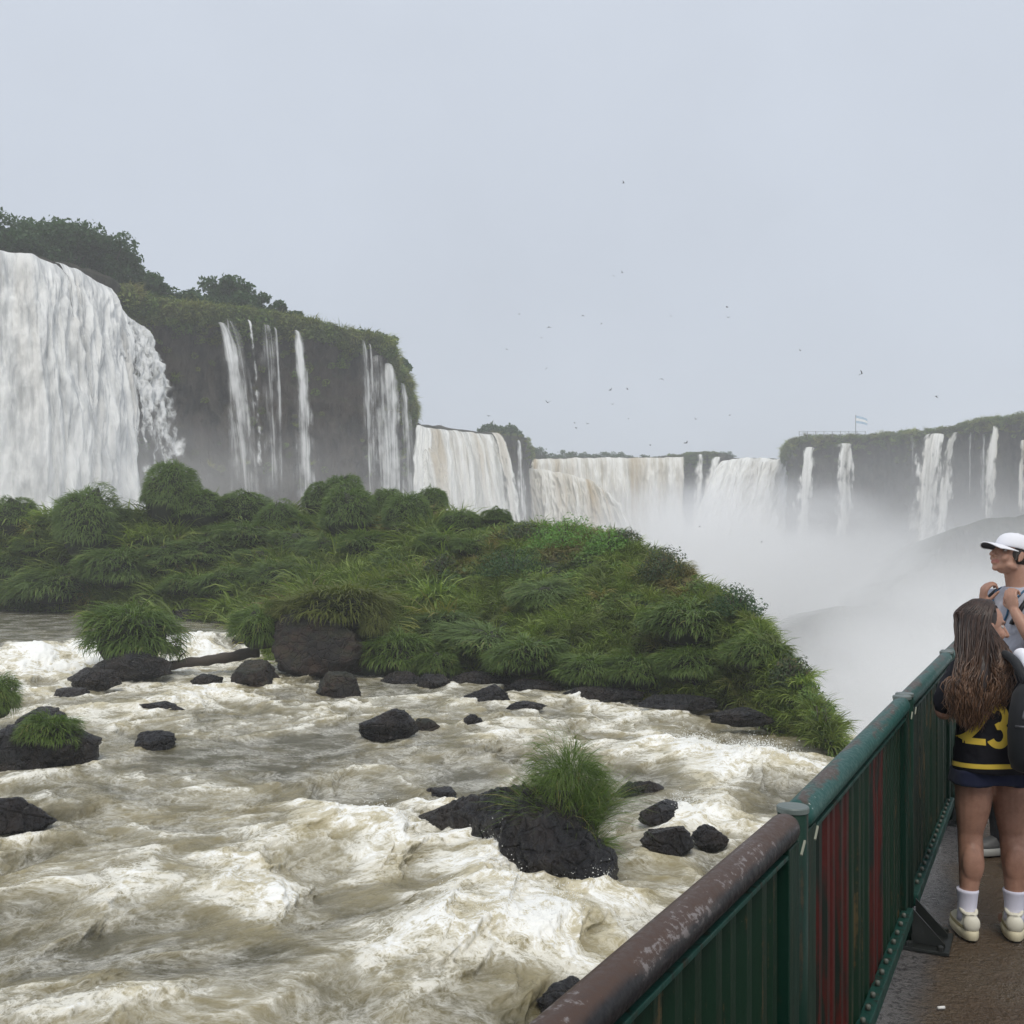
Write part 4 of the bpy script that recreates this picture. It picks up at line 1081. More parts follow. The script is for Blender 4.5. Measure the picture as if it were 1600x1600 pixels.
# wood on the horizon behind the far curtain
sh = [tree(W(832 + 7 * k, 722, 352), 22 * .22, 34 * .22, 300 + k, 'low grey-green tree in the far wood behind the widest falls', 'trees of the far wood', 420, 0.42, 7) for k in range(3)]
rng = np.random.RandomState(9)
for k, px in enumerate(np.linspace(838, 1075, 33)):
    hp = rng.uniform(11, 20) * (1.0 if px < 1000 else 0.85)
    if px > 985: hp *= 0.8
    tree(W(px + rng.uniform(-4, 4), 724 + rng.uniform(-2, 2), 350 + rng.uniform(0, 30)), hp * .225, rng.uniform(20, 36) * .22, 340 + k, 'low grey-green tree in the far wood behind the widest falls', 'trees of the far wood', share=sh[k % 3])
for k, (px, lb) in enumerate(((1110, 'scrap of bush on the dark gap at the gorge head, left of three'), (1128, 'scrap of bush on the dark gap at the gorge head, middle of three'), (1140, 'scrap of bush on the dark gap at the gorge head, nearest the white torrent'))):
    tree(W(px, 716, 336), 10 * .21, 22 * .21, 380 + k, lb, 'bushes on the dark gap at the gorge head', share=sh[k])

# flag and lookout on the right cliff
def lookout():
    m_steel = m_plain('lookout_steel', (0.22, 0.22, 0.22), 0.6)
    base = W(1352, 683, 274)
    t = empty('lookout_railing', tuple(base)); k = 274 / F
    for i in range(9):
        x = (-100 + 13 * i) * k; mb = MB().box((x, 2.0, 1.0), (0.12, 0.12, 1.7)); link('post', mb.mesh('post'), m_steel, t)
    for z in (1.0, 1.7):
        mb = MB().box((-48 * k, 2.0, z), (106 * k, 0.06, 0.07)); link('rail', mb.mesh('rail'), m_steel, t)
    tag(t, 'thin lookout railing on the rim of the right cliff beside the flag', 'railing')
    f = empty('flag', tuple(W(1337, 684, 276))); k = 276 / F
    mb = MB().tube(np.array([(0, 0, 0), (0, 0, 36 * k)]), 0.09, 8); link('pole', mb.mesh('pole', True), m_steel, f)
    nx, nz = 13, 10; V = []; 
    for i in range(nx):
        for j in range(nz):
            a, b = i / (nx - 1), j / (nz - 1)
            V.append((a * 18 * k, 0.25 * math.sin(a * 6), (35 - 12 * b) * k - a * 6.0 * k * (0.4 + 0.6 * a) + b * a * 2.0 * k))
    t2 = NT('flag_cloth'); v = t2.attr('v')
    s = t2.math('MULTIPLY', t2.math('GREATER_THAN', v, 0.333), t2.math('LESS_THAN', v, 0.667))
    t2.surface(t2.principled(color=t2.mix(s, (0.42, 0.55, 0.68), (0.85, 0.85, 0.85)), rough=0.8))
    me = mesh_np('cloth', V, [grid_faces(nx, nz)], True, {'v': np.tile(np.linspace(0, 1, nz), nx)})
    link('cloth', me, t2.m, f)
    tag(f, 'pale blue and white striped flag flying over the right cliff', 'flag')
lookout()
# ------------------------------------------------------------------ swifts over the gorge
def birds():
    m = m_plain('dark_feathers', (0.018, 0.017, 0.018), 0.7)
    def bird_mesh(flap):
        mb = MB()
        th = np.arange(8) * math.pi / 4
        prof = [(-0.16, 0.004), (-0.10, 0.016), (-0.03, 0.032), (0.04, 0.034), (0.09, 0.026), (0.12, 0.018), (0.145, 0.003)]
        mb.loft([np.stack([np.cos(th) * r, np.full(8, y), np.sin(th) * r * .9], -1) for y, r in prof])
        for s in (-1, 1):   # scythe wings
            lead = [(0.02, 0.07, 0), (0.10, 0.085, .02), (0.19, 0.04, .03), (0.28, -0.07, .02)]
            trail = [(0.02, -0.02, 0), (0.10, 0.005, .02), (0.18, -0.02, .03), (0.28, -0.085, .02)]
            up = [0, flap * .05, flap * .11, flap * .15]
            A = [(s * x, y, z + u + 0.006) for (x, y, z), u in zip(lead, up)]; B = [(s * x, y, z + u + 0.006) for (x, y, z), u in zip(trail, up)]
            A2 = [(x, y, z - 0.012) for x, y, z in A]; B2 = [(x, y, z - 0.012) for x, y, z in B]
            V = A + B + A2 + B2; Q = []
            for i in range(3):
                Q += [(i, i + 1, 5 + i, 4 + i), (8 + i, 12 + i, 13 + i, 9 + i), (i, 8 + i, 9 + i, i + 1), (4 + i, 5 + i, 13 + i, 12 + i)]
            mb.add(V, Q)
        mb.add([(-0.015, -0.13, 0.004), (0.015, -0.13, 0.004), (0.05, -0.24, 0.004), (0, -0.19, 0.004), (-0.05, -0.24, 0.004)], [(0, 1, 2, 3)], [(0, 3, 4)])
        me = mb.mesh('bird'); me.materials.append(m); return me
    ms = [bird_mesh(f) for f in (1.0, 0.3, -0.8)]
    rng = np.random.RandomState(4)
    big = [(974, 286, 'highest swift, alone in the middle of the grey sky'), (1136, 480, 'swift in the upper right of the flock, over the gorge head'), (858, 511, 'dark swift high above the brown water'), (856, 629, 'dark swift straight above the low spur tip'),
           (763, 650, 'swift just above the middle curtain of water'), (1463, 619, 'swift farthest to the right, above the right cliff'), (1346, 584, 'pale swift high above the flag'), (1072, 692, 'swift low over the dark gap at the gorge head')]
    rest = [(959, 431), (972, 426), (811, 491), (911, 493), (1048, 494), (792, 546), (854, 575), (957, 632), (980, 608), (1034, 592), (1250, 548), (898, 661), (900, 668), (917, 662), (954, 609), (982, 654), (1087, 655), (1140, 649), (1016, 695),
            (1093, 823), (1190, 847), (1203, 941), (1137, 496), (846, 528), (940, 505)]
    for k, b in enumerate(big + rest):
        px, py = b[:2]
        d = rng.uniform(75, 110) if len(b) > 2 else rng.uniform(105, 170)
        o = link('bird', ms[k % 3], None, None, tuple(W(px, py, d)), (rng.normal(0, .25), rng.normal(0, .35), rng.uniform(0, 6.28)))
        o.scale = (1.0,) * 3
        tag(o, b[2] if len(b) > 2 else 'tiny far swift among the scattered flock over the gorge', 'bird', 'swifts over the gorge')
birds()
# ------------------------------------------------------------------ rocks in the river
def rock_mesh(seed, sub=4, rough=0.42, cuts=8, flat=1.0, name='rock'):
    rng = np.random.RandomState(seed)
    bm = bmesh.new(); bmesh.ops.create_icosphere(bm, subdivisions=sub, radius=1.0)
    V = np.array([v.co[:] for v in bm.verts])
    d = V / np.linalg.norm(V, axis=1)[:, None]
    r = 1 + rough * fbm(d[:, 0] * 1.2 + seed, d[:, 1] * 1.2, d[:, 2] * 1.2, 3)
    for k in range(cuts):
        nv = rng.normal(size=3); nv[2] = abs(nv[2]) * 0.8; nv /= np.linalg.norm(nv)
        h = rng.uniform(0.50, 0.88)
        dd = d @ nv
        lim = np.where(dd > 0.05, h / np.maximum(dd, 0.05), 9)
        r = np.minimum(r, lim)
    r = r * (1 + 0.17 * fbm(d[:, 0] * 2.6 + seed, d[:, 1] * 2.6, d[:, 2] * 2.6, 5, 2.1, .55) + 0.09 * (ridged(d[:, 0] * 3.6 + seed, d[:, 1] * 3.6, d[:, 2] * 3.6, 4) - 0.55))
    V = d * r[:, None]
    V = V - V.min(0); V = V / V.max(0) * 2 - 1
    for v, c in zip(bm.verts, V): v.co = c
    for f in bm.faces: f.smooth = True
    me = bpy.data.meshes.new(name); bm.to_mesh(me); bm.free()
    return me

def rock(px0, px1, top, bot, label, seed, depth=0.8, sink=0.35, mat=None, group=None, z=None, lev=-3.0, rough=.42, sub=5, cuts=8, rz=None, lift=0.0):
    """boulder whose outline spans px0..px1 and top..bot (its water line) in the photograph"""
    g = G((px0 + px1) / 2, bot, lev)
    s = g[1] / F
    w, h = (px1 - px0) * s, (bot - top) * s
    o = link('rock', rock_mesh(seed, sub, rough, cuts), mat or M_ROCK)
    if lev <= -2.99 and px1 - px0 < 140: h *= 0.82
    hh = h * (1 + sink)
    o.scale = (w / 2, w / 2 * depth, hh / 2)
    o.location = (g[0], g[1] + w / 2 * depth * 0.9, g[2] + h - hh / 2 + lift)
    tag(o, label, 'rock', group)
    return o

rock(415, 578, 948, 1064, 'huge brown boulder with a cap of yellowish grass at the island shore', 6, 0.75, 0.2, M_BOULDER, rough=.5, cuts=3)
rock(352, 426, 1024, 1077, 'sloping grey rock leaning against the left foot of the brown boulder', 8, 0.9, 0.3, M_BOULDER)
rock(489, 563, 1044, 1084, 'low rounded rock in front of the brown boulder', 12, 0.8, 0.5, M_BOULDER)
rock(294, 342, 1051, 1069, 'small notched rock just below the driftwood log', 17)
rock(74, 131, 1073, 1098, 'flat dark rock in the white rapids under the left ledge', 21)
rock(205, 286, 1095, 1112, 'thin flat rock awash in the middle of the left rapids', 25, 0.6)
rock(202, 266, 1140, 1176, 'black pointed rock alone in the grey slick at left', 29, 0.8)
rock(-40, 132, 1122, 1207, 'large black rock at the left edge carrying a grass tuft', 33, 0.7, sub=5)
rock(-60, 72, 1240, 1308, 'black rock cut by the left edge of the photo in foreground rapids', 37, 0.6, sub=5)
rock(15, 95, 1104, 1136, 'dark rock behind the tufted rock at the left edge', 40)
rock(556, 652, 1099, 1158, 'wedge-shaped rock sloping into the water in mid river', 44, 0.7, 0.25)
rock(642, 689, 1120, 1144, 'small brown rock right of the wedge-shaped one', 48, mat=M_BOULDER)
rock(715, 755, 1112, 1141, 'small blocky rock ringed by white water, mid river', 52)
rock(788, 857, 1095, 1112, 'low dark rock near the shore slabs', 56, 0.6)
rock(722, 798, 1064, 1102, 'slanting slab at the shore below the two green tufts', 60, 0.7)
rock(1000, 1082, 1252, 1290, 'upper left of three black rocks near the railing', 64)
rock(1004, 1088, 1290, 1338, 'lower left of three black rocks near the railing', 68)
rock(1084, 1142, 1288, 1327, 'right one of three black rocks near the railing', 72)
rock(838, 934, 1514, 1562, 'black rock half hidden by the brown rail at the bottom', 76, 0.8, lift=-0.18)
rock(652, 722, 1213, 1242, 'submerged grey hump upstream of the grassy rock, left of two', 80, 0.8, 0.8, lift=-0.22)
rock(728, 800, 1222, 1258, 'submerged grey hump upstream of the grassy rock, right of two', 84, 0.8, 0.8, lift=-0.22)
rock(958, 1042, 1190, 1234, 'smooth grey hump under a thin sheet of water, right of the grass clump', 88, 0.8, 0.8, lift=-0.34)
rock(124, 256, 1008, 1066, 'black rock under the big green tussock in the left stream', 92, 0.6, 0.2, sub=5)
rock(96, 178, 1040, 1075, 'grey rock washed by the cascade left of the green tussock', 96, 0.7)
rock(334, 380, 934, 972, 'squarish brown rock at the head of the little side stream', 101, 0.9, mat=M_BOULDER, lev=-2.4)
rock(250, 306, 952, 980, 'dark rock on the left bank of the little side stream', 105, lev=-2.4)
rock(286, 332, 958, 986, 'dark rock crowded at the side stream, below the squarish one', 109, lev=-2.5)
rock(318, 384, 972, 994, 'low black rock lining the right bank of the side stream', 113, lev=-2.6)
rock(268, 288, 988, 999, 'tiny rock on the left in the little side stream', 117, lev=-2.8)
rock(296, 314, 992, 1001, 'tiny rock on the right in the little side stream', 121, lev=-2.8)
rock(352, 392, 992, 1024, 'dark rock wedged above the right end of the log', 123, lev=-2.9)
for a in [(690, 800, 1048, 1072, 'black shore slab left of the other four under the long grass', 131), (784, 905, 1060, 1082, 'black shore slab, second from left under the long grass', 137),
          (880, 1012, 1072, 1094, 'black shore slab in the middle of the five under the long grass', 141), (1000, 1128, 1086, 1109, 'black shore slab, fourth from left under the long grass', 147),
          (1105, 1215, 1104, 1132, 'black shore slab at the right end under the long grass', 151)]:
    rock(*a, depth=0.5, sink=0.4)
rock(590, 660, 1048, 1070, 'dark rock beneath the left of two green tufts beside the boulder', 155)
rock(650, 705, 1050, 1074, 'dark rock beneath the right of two green tufts beside the boulder', 159)

# the long ridge rock carrying the grass clump
def ridge_rock():
    P = [G(655, 1292), G(690, 1300), G(735, 1310), G(800, 1330), G(860, 1362), G(912, 1396), G(932, 1412)]
    top = [0.02, 0.24, 0.52, 0.80, 0.86, 0.55, 0.03]
    wid = [0.02, 0.28, 0.46, 0.62, 0.72, 0.5, 0.03]
    P = np.array(P); n = 130; q = np.linspace(0, 6, n)
    C = np.stack([np.interp(q, range(7), P[:, i]) for i in range(3)], -1)
    H = np.interp(q, range(7), top); Wd = np.interp(q, range(7), wid)
    tan = np.gradient(C[:, :2], axis=0); tan /= np.linalg.norm(tan, axis=1)[:, None]
    nor = np.stack([-tan[:, 1], tan[:, 0]], -1)
    k = 90; th = np.linspace(-0.25 * math.pi, 1.25 * math.pi, k)
    s = np.cumsum(np.r_[0, np.linalg.norm(np.diff(C[:, :2], axis=0), axis=1)])
    V = np.zeros((n, k, 3))
    for j, t in enumerate(th):
        o_, h_ = math.cos(t), math.sin(t)
        step = np.floor(s / 0.55 + 0.6 * fbm(s / 1.3, 0 * s, 2.0, 2)) * 0
        nz = fbm(s / 0.7, np.full(n, t * 1.4), 3.0, 6, 2.1, .6)
        kn = 0.55 * (ridged(s / 0.62, np.full(n, t * 1.5), 9.0, 4) - 0.5)
        rr = 1 + 0.45 * nz + 0.55 * kn
        V[:, j, 0] = C[:, 0] + nor[:, 0] * Wd * o_ * rr
        V[:, j, 1] = C[:, 1] + nor[:, 1] * Wd * o_ * rr
        V[:, j, 2] = -2.82 + H * h_ * rr
    me = mesh_np('rock', V.reshape(-1, 3), [grid_faces(n, k)], True)
    o = link('rock', me, M_ROCK)
    tag(o, 'long jagged black rock in the foreground carrying the tall grass clump', 'rock')
ridge_rock()

# tufts on rocks
def clump(px, base_py, wp, hp, lev, label, seed, n=700, mat=None, lean=0.75, droop=1.5, name='grass_clump', d=None, zoff=0.0, r0=0.28, w=0.013):
    g = G(px, base_py, lev) if d is None else W(px, base_py, d)
    s = g[1] / F
    wm, hm = wp * s, hp * s
    rng = np.random.RandomState(seed)
    th = rng.uniform(0, 2 * math.pi, n); rad = np.sqrt(rng.rand(n))
    th2 = th + rng.normal(0, 0.6, n)
    base = np.stack([rad * np.cos(th) * wm * r0, rad * np.sin(th) * wm * r0, -0.05 + 0 * th], -1)
    L = hm * rng.uniform(0.6, 1.18, n)
    V, Q, rnd = blades(rng, n, base, np.stack([np.cos(th2), np.sin(th2)], -1), lean * rad * rng.uniform(.4, 1.2, n), droop * rng.uniform(.3, 1.2, n) * (0.4 + 0.6 * rad), L, w * rng.uniform(.7, 1.4, n) * max(1, g[1] / 18), 4)
    me = mesh_np('blades', V, [Q], True, {'rnd': rnd})
    t = empty(name, (g[0], g[1], g[2] + zoff))
    link('blades', me, mat or M_GRASS, t)
    c = link('root_mound', CORE, None, t); c.scale = (wm * 0.65, wm * 0.6, hm * 0.35); c.location = (0, 0, -0.04)
    tag(t, label, 'grass clump')
    return t
cl = clump(890, 1290, 132, 112, -2.3, 'tall green grass clump growing on the long black rock in the foreground', 5, 1500, d=15.6, w=0.009, lean=.7, droop=1.5, r0=.34)
mm = dome_mesh('blades', 140, 3000, 0.40, 0.0075, 1.0); mm.materials.append(M_GRASS)
link('blades', mm, None, cl, (0, -.05, -.12), (0, 0, 1.0), (0.98, 0.95, 1.34))
clump(914, 1322, 66, 60, -2.6, 'short hanging tuft spilling off the right end of the long black rock', 6, 700, d=15.0, w=0.0105, lean=1.3, droop=1.9, r0=.34)
def mop(px, py, wp, hp, d, label, k, mat=None):
    s = d / F
    tussock(W(px, py, d), wp * s, hp * s, (SHAGGY + DOMES)[k], label, None, mat=mat or M_GRASS)
mop(74, 1178, 94, 66, 22.3, 'bright tuft drooping over the large black rock at the left edge', 0)
mop(-6, 1122, 66, 72, 26.5, 'grass clump cut by the left edge above the tufted rock', 1)
mop(196, 1046, 134, 108, 39.0, 'big green tussock on the black rock in the left stream', 0)
mop(404, 1014, 86, 70, 39.3, 'green tuft to the left of the brown boulder', 1)
mop(622, 1060, 96, 78, 38.6, 'green tuft right of the brown boulder, larger of two', 0)
mop(684, 1062, 66, 50, 37.6, 'green tuft right of the brown boulder, smaller of two', 1)
mop(536, 988, 156, 78, 39.4, 'yellowish grass cap hanging over the top of the brown boulder', 0, M_GRASS_Y)
mop(462, 978, 84, 46, 39.6, 'yellowish shock of grass hanging over the left shoulder of the brown boulder', 1, M_GRASS_Y)
mop(584, 1004, 46, 66, 38.6, 'yellowish fringe hanging down the right side of the brown boulder', 1, M_GRASS_Y)

# driftwood
a, b = G(236, 1046, -2.75), W(404, 1018, 40.5)
mb = MB(); n = 26; pts = np.array([a + (b - a) * t + np.array((0, 0, 0.03 * math.sin(t * 7) + 0.015 * math.sin(t * 23))) for t in np.linspace(0, 1, n)])
mb.tube(pts, 0.15 + 0.08 * np.linspace(0, 1, n) + 0.02 * np.sin(np.linspace(0, 40, n)), 12)
lg = link('driftwood_log', mb.mesh('driftwood_log', True), m_bark('driftwood', (0.03, 0.024, 0.02), (0.085, 0.066, 0.05)))
tag(lg, 'grey driftwood log lodged between the brown boulder and the green tussock rock', 'log')
mb = MB(); mb.tube(np.array([pts[6], pts[6] + (0.15, -0.2, 0.35), pts[6] + (0.4, -0.25, 0.5)]), [0.05, 0.035, 0.012], 7)
link('branch_stub', mb.mesh('branch_stub', True), lg.data.materials[0], lg)
# ------------------------------------------------------------------ walkway and guard rail
JD = np.array((0.4625, 0.8866)); JD /= np.linalg.norm(JD)
J1 = np.array((0.713, 2.60)); SEC = 2.27
RAIL_YAW = math.atan2(JD[1], JD[0])

def m_floor():
    t = NT('wet_concrete'); p = t.pos()
    n = t.noise(p, 1.1, 6, 0.6, 0.3); n2 = t.noise(p, 14, 8, 0.7); n3 = t.noise(p, 70, 3, 0.6)
    # distance from the rail: wet gutter along its foot, grey sky reflection painted into the colour
    dv = t.n('VectorMath', {0: p, 1: (JD[1], -JD[0], 0)}, operation='DOT_PRODUCT').outputs['Value']
    off = float(J1[0] * JD[1] - J1[1] * JD[0])
    dist = t.math('SUBTRACT', dv, off)
    gut = t.ramp(t.math('ADD', dist, t.math('MULTIPLY', t.math('SUBTRACT', n, 0.5), 0.5)), 0.10, 0.24, 1, 0)
    c = t.mix(n2, (0.052, 0.033, 0.016), (0.135, 0.086, 0.048))
    c = t.mix(t.ramp(n, 0.42, 0.62), c, t.mix(n2, (0.075, 0.051, 0.030), (0.145, 0.103, 0.064)))
    c = t.mix(t.math('MULTIPLY', gut, 0.7), c, (0.11, 0.11, 0.115))
    grit = t.ramp(n3, 0.62, 0.72)
    c = t.mix(t.math('MULTIPLY', grit, 0.45), c, (0.22, 0.2, 0.17))
    pud = t.math('MAXIMUM', t.ramp(n, 0.50, 0.60), gut)
    rough = t.mix(pud, 0.40, 0.11)
    n4 = t.noise(p, 36, 3, 0.7, 0.6)
    c = t.mix(t.math('MULTIPLY', t.math('MULTIPLY', t.ramp(n4, 0.48, 0.40), gut), 0.8), c, (0.012, 0.010, 0.008))  # shade in the gutter pits painted as near-black colour
    h = t.math('ADD', t.math('ADD', t.math('MULTIPLY', n2, 1.0), t.math('MULTIPLY', n3, 0.5)), t.math('MULTIPLY', n4, 1.3))
    nb = t.bump(h, 0.9, 0.03)
    return t.surface(t.principled(color=c, rough=rough, spec=0.32, normal=nb))
side = np.array((JD[1], -JD[0]))            # from the rail towards the walkway
def along(s, off=0.0, z=0.0): q = J1 + JD * s + side * off; return np.array((q[0], q[1], z))
A = np.array([along(-6, -0.13), along(16, -0.13), along(16, 3.2), along(-6, 3.2)])
mb = MB()
ns, nw = 120, 30
gs, go_ = np.meshgrid(np.linspace(-6, 16, ns), np.linspace(-0.13, 3.2, nw), indexing='ij')
fx = J1[0] + JD[0] * gs + side[0] * go_; fy = J1[1] + JD[1] * gs + side[1] * go_
fz = -0.004 + 0.004 * perlin(fx * 2, fy * 2, 3.0)
mb.add(np.stack([fx, fy, fz], -1).reshape(-1, 3), grid_faces(ns, nw)[:, ::-1])
low = A.copy(); low[:, 2] = -0.28; top = A.copy(); top[:, 2] = -0.012
mb.add(np.concatenate([top, low]), [(0, 4, 5, 1), (1, 5, 6, 2), (2, 6, 7, 3), (3, 7, 4, 0), (4, 7, 6, 5)])
me = mb.mesh('walkway', True)
wk = link('walkway', me, m_floor()); tag(wk, kind='structure')
mb = MB()
for s in (-4, 1, 6, 11):
    for off in (0.5, 2.6):
        p = along(s, off); mb.tube(np.array([(p[0], p[1], -5.0), (p[0], p[1], -0.28)]), 0.22, 14)
tag(link('walkway_piers', mb.mesh('walkway_piers', True), m_plain('pier_concrete', (0.2, 0.19, 0.17), 0.8)), 'concrete piers carrying the walkway over the river', kind='structure')

def m_paint(name, red=0.0, brown=0.0, base=(0.0016, 0.018, 0.012), base2=(0.003, 0.028, 0.015)):
    """old enamel, worn in vertical streaks"""
    t = NT(name); p = t.coord('Object')
    wp = t.pos()
    n = t.noise(t.mapv(wp, (9, 9, 1.1)), 1.0, 7, 0.65); nf = t.noise(t.mapv(wp, (34, 34, 2.6)), 1.0, 6, 0.65); sp = t.noise(wp, 46, 4, 0.7)
    c = t.mix(n, base, base2)
    c = t.mix(t.ramp(nf, 0.52, 0.66), c, (0.006, 0.008, 0.005))
    if brown: c = t.mix(t.math('MULTIPLY', t.ramp(t.math('ADD', nf, t.math('MULTIPLY', sp, 0.35)), 0.74, 0.84), brown), c, (0.07, 0.052, 0.022))
    if red: c = t.mix(t.math('MULTIPLY', t.ramp(t.math('ADD', t.math('MULTIPLY', n, 0.45), t.math('MULTIPLY', nf, 0.55)), 0.44, 0.50), t.math('MULTIPLY', t.ramp(t.noise(t.mapv(wp, (5.5, 5.5, 1.7), (3, 1, 0)), 1.0, 4, 0.6), 0.36, 0.46), red)), c, t.mix(sp, (0.032, 0.004, 0.003), (0.085, 0.009, 0.006)))
    c = t.mix(t.math('MULTIPLY', t.ramp(sp, 0.69, 0.75), 0.5), c, (0.10, 0.10, 0.075))
    nb = t.bump(t.math('ADD', nf, sp), 0.35, 0.004)
    return t.surface(t.principled(color=c, rough=t.ramp(n, 0.3, 0.7, 0.40, 0.65), spec=0.22, normal=nb))

def m_rail(name, worn):
    t = NT(name); wp = t.pos(); p = t.coord('Object')
    n = t.noise(t.mapv(p, (2.2, 8, 8)), 1.4, 8, 0.68, 0.4); sp = t.noise(wp, 60, 5, 0.7)
    nz = t.n('SeparateXYZ', {0: t.n('NewGeometry').outputs['Normal']}).outputs[2]
    green = t.mix(n, (0.006, 0.045, 0.038), (0.018, 0.095, 0.08))
    c = green
    brown = t.mix(sp, (0.034, 0.020, 0.014), (0.095, 0.056, 0.040))
    black = (0.010, 0.010, 0.012)
    if worn > 0.5:
        c = t.mix(t.ramp(t.math('ADD', nz, t.math('MULTIPLY', n, 1.0)), 0.80, 1.25), black, brown)  # worn brown and black; top highlight and dark underside painted in by normal
        chip = t.ramp(t.math('ADD', t.math('MULTIPLY', n, 0.7), t.math('MULTIPLY', sp, 0.45)), 0.625, 0.69)
        c = t.mix(t.math('MULTIPLY', chip, t.ramp(nz, -0.1, 0.6)), c, (0.19, 0.17, 0.165))
    else:
        c = t.mix(t.math('MULTIPLY', t.ramp(t.math('ADD', t.math('MULTIPLY', nz, 0.22), n), 0.70, 0.80), 0.9), c, brown)
        c = t.mix(t.ramp(t.math('ADD', sp, t.math('MULTIPLY', n, 0.3)), 0.80, 0.86), c, (0.45, 0.5, 0.48))
    return t.surface(t.principled(color=c, rough=t.ramp(sp, 0.3, 0.7, 0.34, 0.6), spec=0.28, normal=t.bump(t.math('ADD', n, t.math('MULTIPLY', sp, 0.4)), 0.25, 0.004)))

M_PAINT = m_paint('green_paint', 0, 0.35); M_SLAT = m_paint('green_slat_paint', 0, 1.0, (0.0016, 0.015, 0.007), (0.003, 0.024, 0.010)); M_RED = m_paint('peeling_red_paint', 1.0, 0.0, (0.003, 0.010, 0.007), (0.004, 0.014, 0.009))
M_RAILG, M_RAILB = m_rail('rail_green', 0.0), m_rail('rail_brown', 1.0)
M_CAP = m_plain('cap_metal', (0.07, 0.095, 0.088), 0.45, (0.15, 0.175, 0.16), 18, 0.4, 0.004)
M_BASE = m_plain('base_plate_black', (0.008, 0.010, 0.009), 0.4, (0.02, 0.022, 0.02), 20, 0.5, 0.004)
M_BOLT = m_plain('bolt_metal', (0.10, 0.11, 0.09), 0.5)
M_TICK = m_plain('weld_metal', (0.30, 0.31, 0.24), 0.5)
M_LOWR = m_paint('green_low_rail', 0, 0.2, (0.006, 0.036, 0.028), (0.010, 0.055, 0.042))

_slat = None
def fence_section(k, label, top_mat, reds):
    """k: index of the joint at which the section begins; local X along the rail, local -Y faces the walkway"""
    global _slat
    o, yaw = along(SEC * (k - 1)), RAIL_YAW
    if k <= 0:      # the rail bends a little at the nearest joint
        bd = np.array((0.490, 0.872)); q = J1 + bd * SEC * (k - 1); o = np.array((q[0], q[1], 0)); yaw = math.atan2(bd[1], bd[0])
    t = empty('guard_rail', tuple(o), (0, 0, yaw))
    L = SEC
    # hand rail tube with rounded ends
    x = np.concatenate([[0.050, 0.056, 0.068, 0.085], np.linspace(0.10, L - 0.10, 20), [L - 0.085, L - 0.068, L - 0.056, L - 0.05]])
    r = np.concatenate([[0.012, 0.026, 0.035, 0.0385], np.full(20, 0.039), [0.0385, 0.035, 0.026, 0.012]])
    mb = MB().tube(np.stack([x, 0 * x, np.full_like(x, 1.062)], -1), r, 28)
    link('handrail', mb.mesh('handrail', True), top_mat, t)
    # posts at both ends, each with its cap
    for px in ((0.0,) if k <= 1 else (0.047,)) + ((L - 0.047,) if k >= 1 else ()):
        mb = MB().tube(np.array([(px, 0, 0.02), (px, 0, 1.086)]), 0.038, 28); p = link('post', mb.mesh('post', True), M_PAINT, t)
        mb = MB().tube(np.array([(px, 0, 1.0865), (px, 0, 1.088), (px, 0, 1.099), (px, 0, 1.102)]), [0.038, 0.0405, 0.0405, 0.038], 32)
        link('post_cap', mb.mesh('post_cap', False), M_CAP, p)
    # flat bars under the rail and at the foot
    mb = MB().box((L / 2, -0.002, 1.012), (L - 0.20, 0.05, 0.012)); auto_bevel(link('upper_strap', mb.mesh('upper_strap'), M_LOWR, t), 0.002)
    mb = MB().box((L / 2, -0.030, 0.150), (L - 0.19, 0.045, 0.055)); auto_bevel(link('bottom_rail', mb.mesh('bottom_rail'), M_LOWR, t), 0.005)
    # flat stiles beside the posts
    for px in (0.105, L - 0.105):
        mb = MB().box((px - (0.005 if px < 1 else -0.005), -0.008, 0.565), (0.098, 0.042, 0.93)); auto_bevel(link('stile', mb.mesh('stile'), M_PAINT, t), 0.003)
    # upright slats
    n = 18; pitch = (L - 0.28) / n
    if _slat is None:
        mb = MB(); w = pitch * 0.97; prof = [(-.5, .010), (-.36, .0), (-.18, -.012), (.18, -.012), (.36, .0), (.5, .010)]
        ring = [(a * w, b, 0) for a, b in prof] + [(a * w, b + 0.008, 0) for a, b in reversed(prof)]
        rr = np.array(ring); mb.loft([rr + (0, 0, z) for z in np.linspace(0.11, 1.005, 2)])
        _slat = mb.mesh('slat')
    meshes = {}
    for i in range(n):
        m = M_RED if i in reds else M_SLAT
        if m not in meshes:
            me = _slat.copy(); me.materials.clear(); me.materials.append(m); meshes[m] = me
        s = link('slat', meshes[m], None, t, (0.14 + pitch * (i + 0.5), 0.002 + 0.003 * math.sin(i * 2.3 + k), 0))
        if i in reds: s['label'] = 'slat with peeling red paint'
    # bolts standing along the bottom rail
    mb = MB()
    for i in range(17):
        bx = 0.15 + pitch * (i + 1); mb.tube(np.array([(bx, -0.030, 0.178), (bx, -0.030, 0.194), (bx, -0.030, 0.197)]), [0.009, 0.009, 0.005], 8)
    b = link('rail_bolts', mb.mesh('rail_bolts', True), M_BOLT, t); b['kind'] = 'stuff'
    for px in (0.075, L - 0.075):
        mb = MB().box((px, -0.044, 1.020), (0.005, 0.005, 0.045), Matrix.Rotation(R(55), 3, 'Y')); link('weld_tab', mb.mesh('weld_tab'), M_TICK, t)
    tag(t, label, 'guard rail', 'guard rail sections')
    return t
fence_section(-1, 'guard rail section running behind the viewer', M_RAILB, ())
fence_section(0, 'nearest guard rail section, its handrail worn to bare brown and black, shaded dark below in its colour', M_RAILB, ())
fence_section(1, 'second guard rail section with peeling red slats and a teal handrail', M_RAILG, (0, 1, 2, 3, 4, 5, 10, 11, 12))
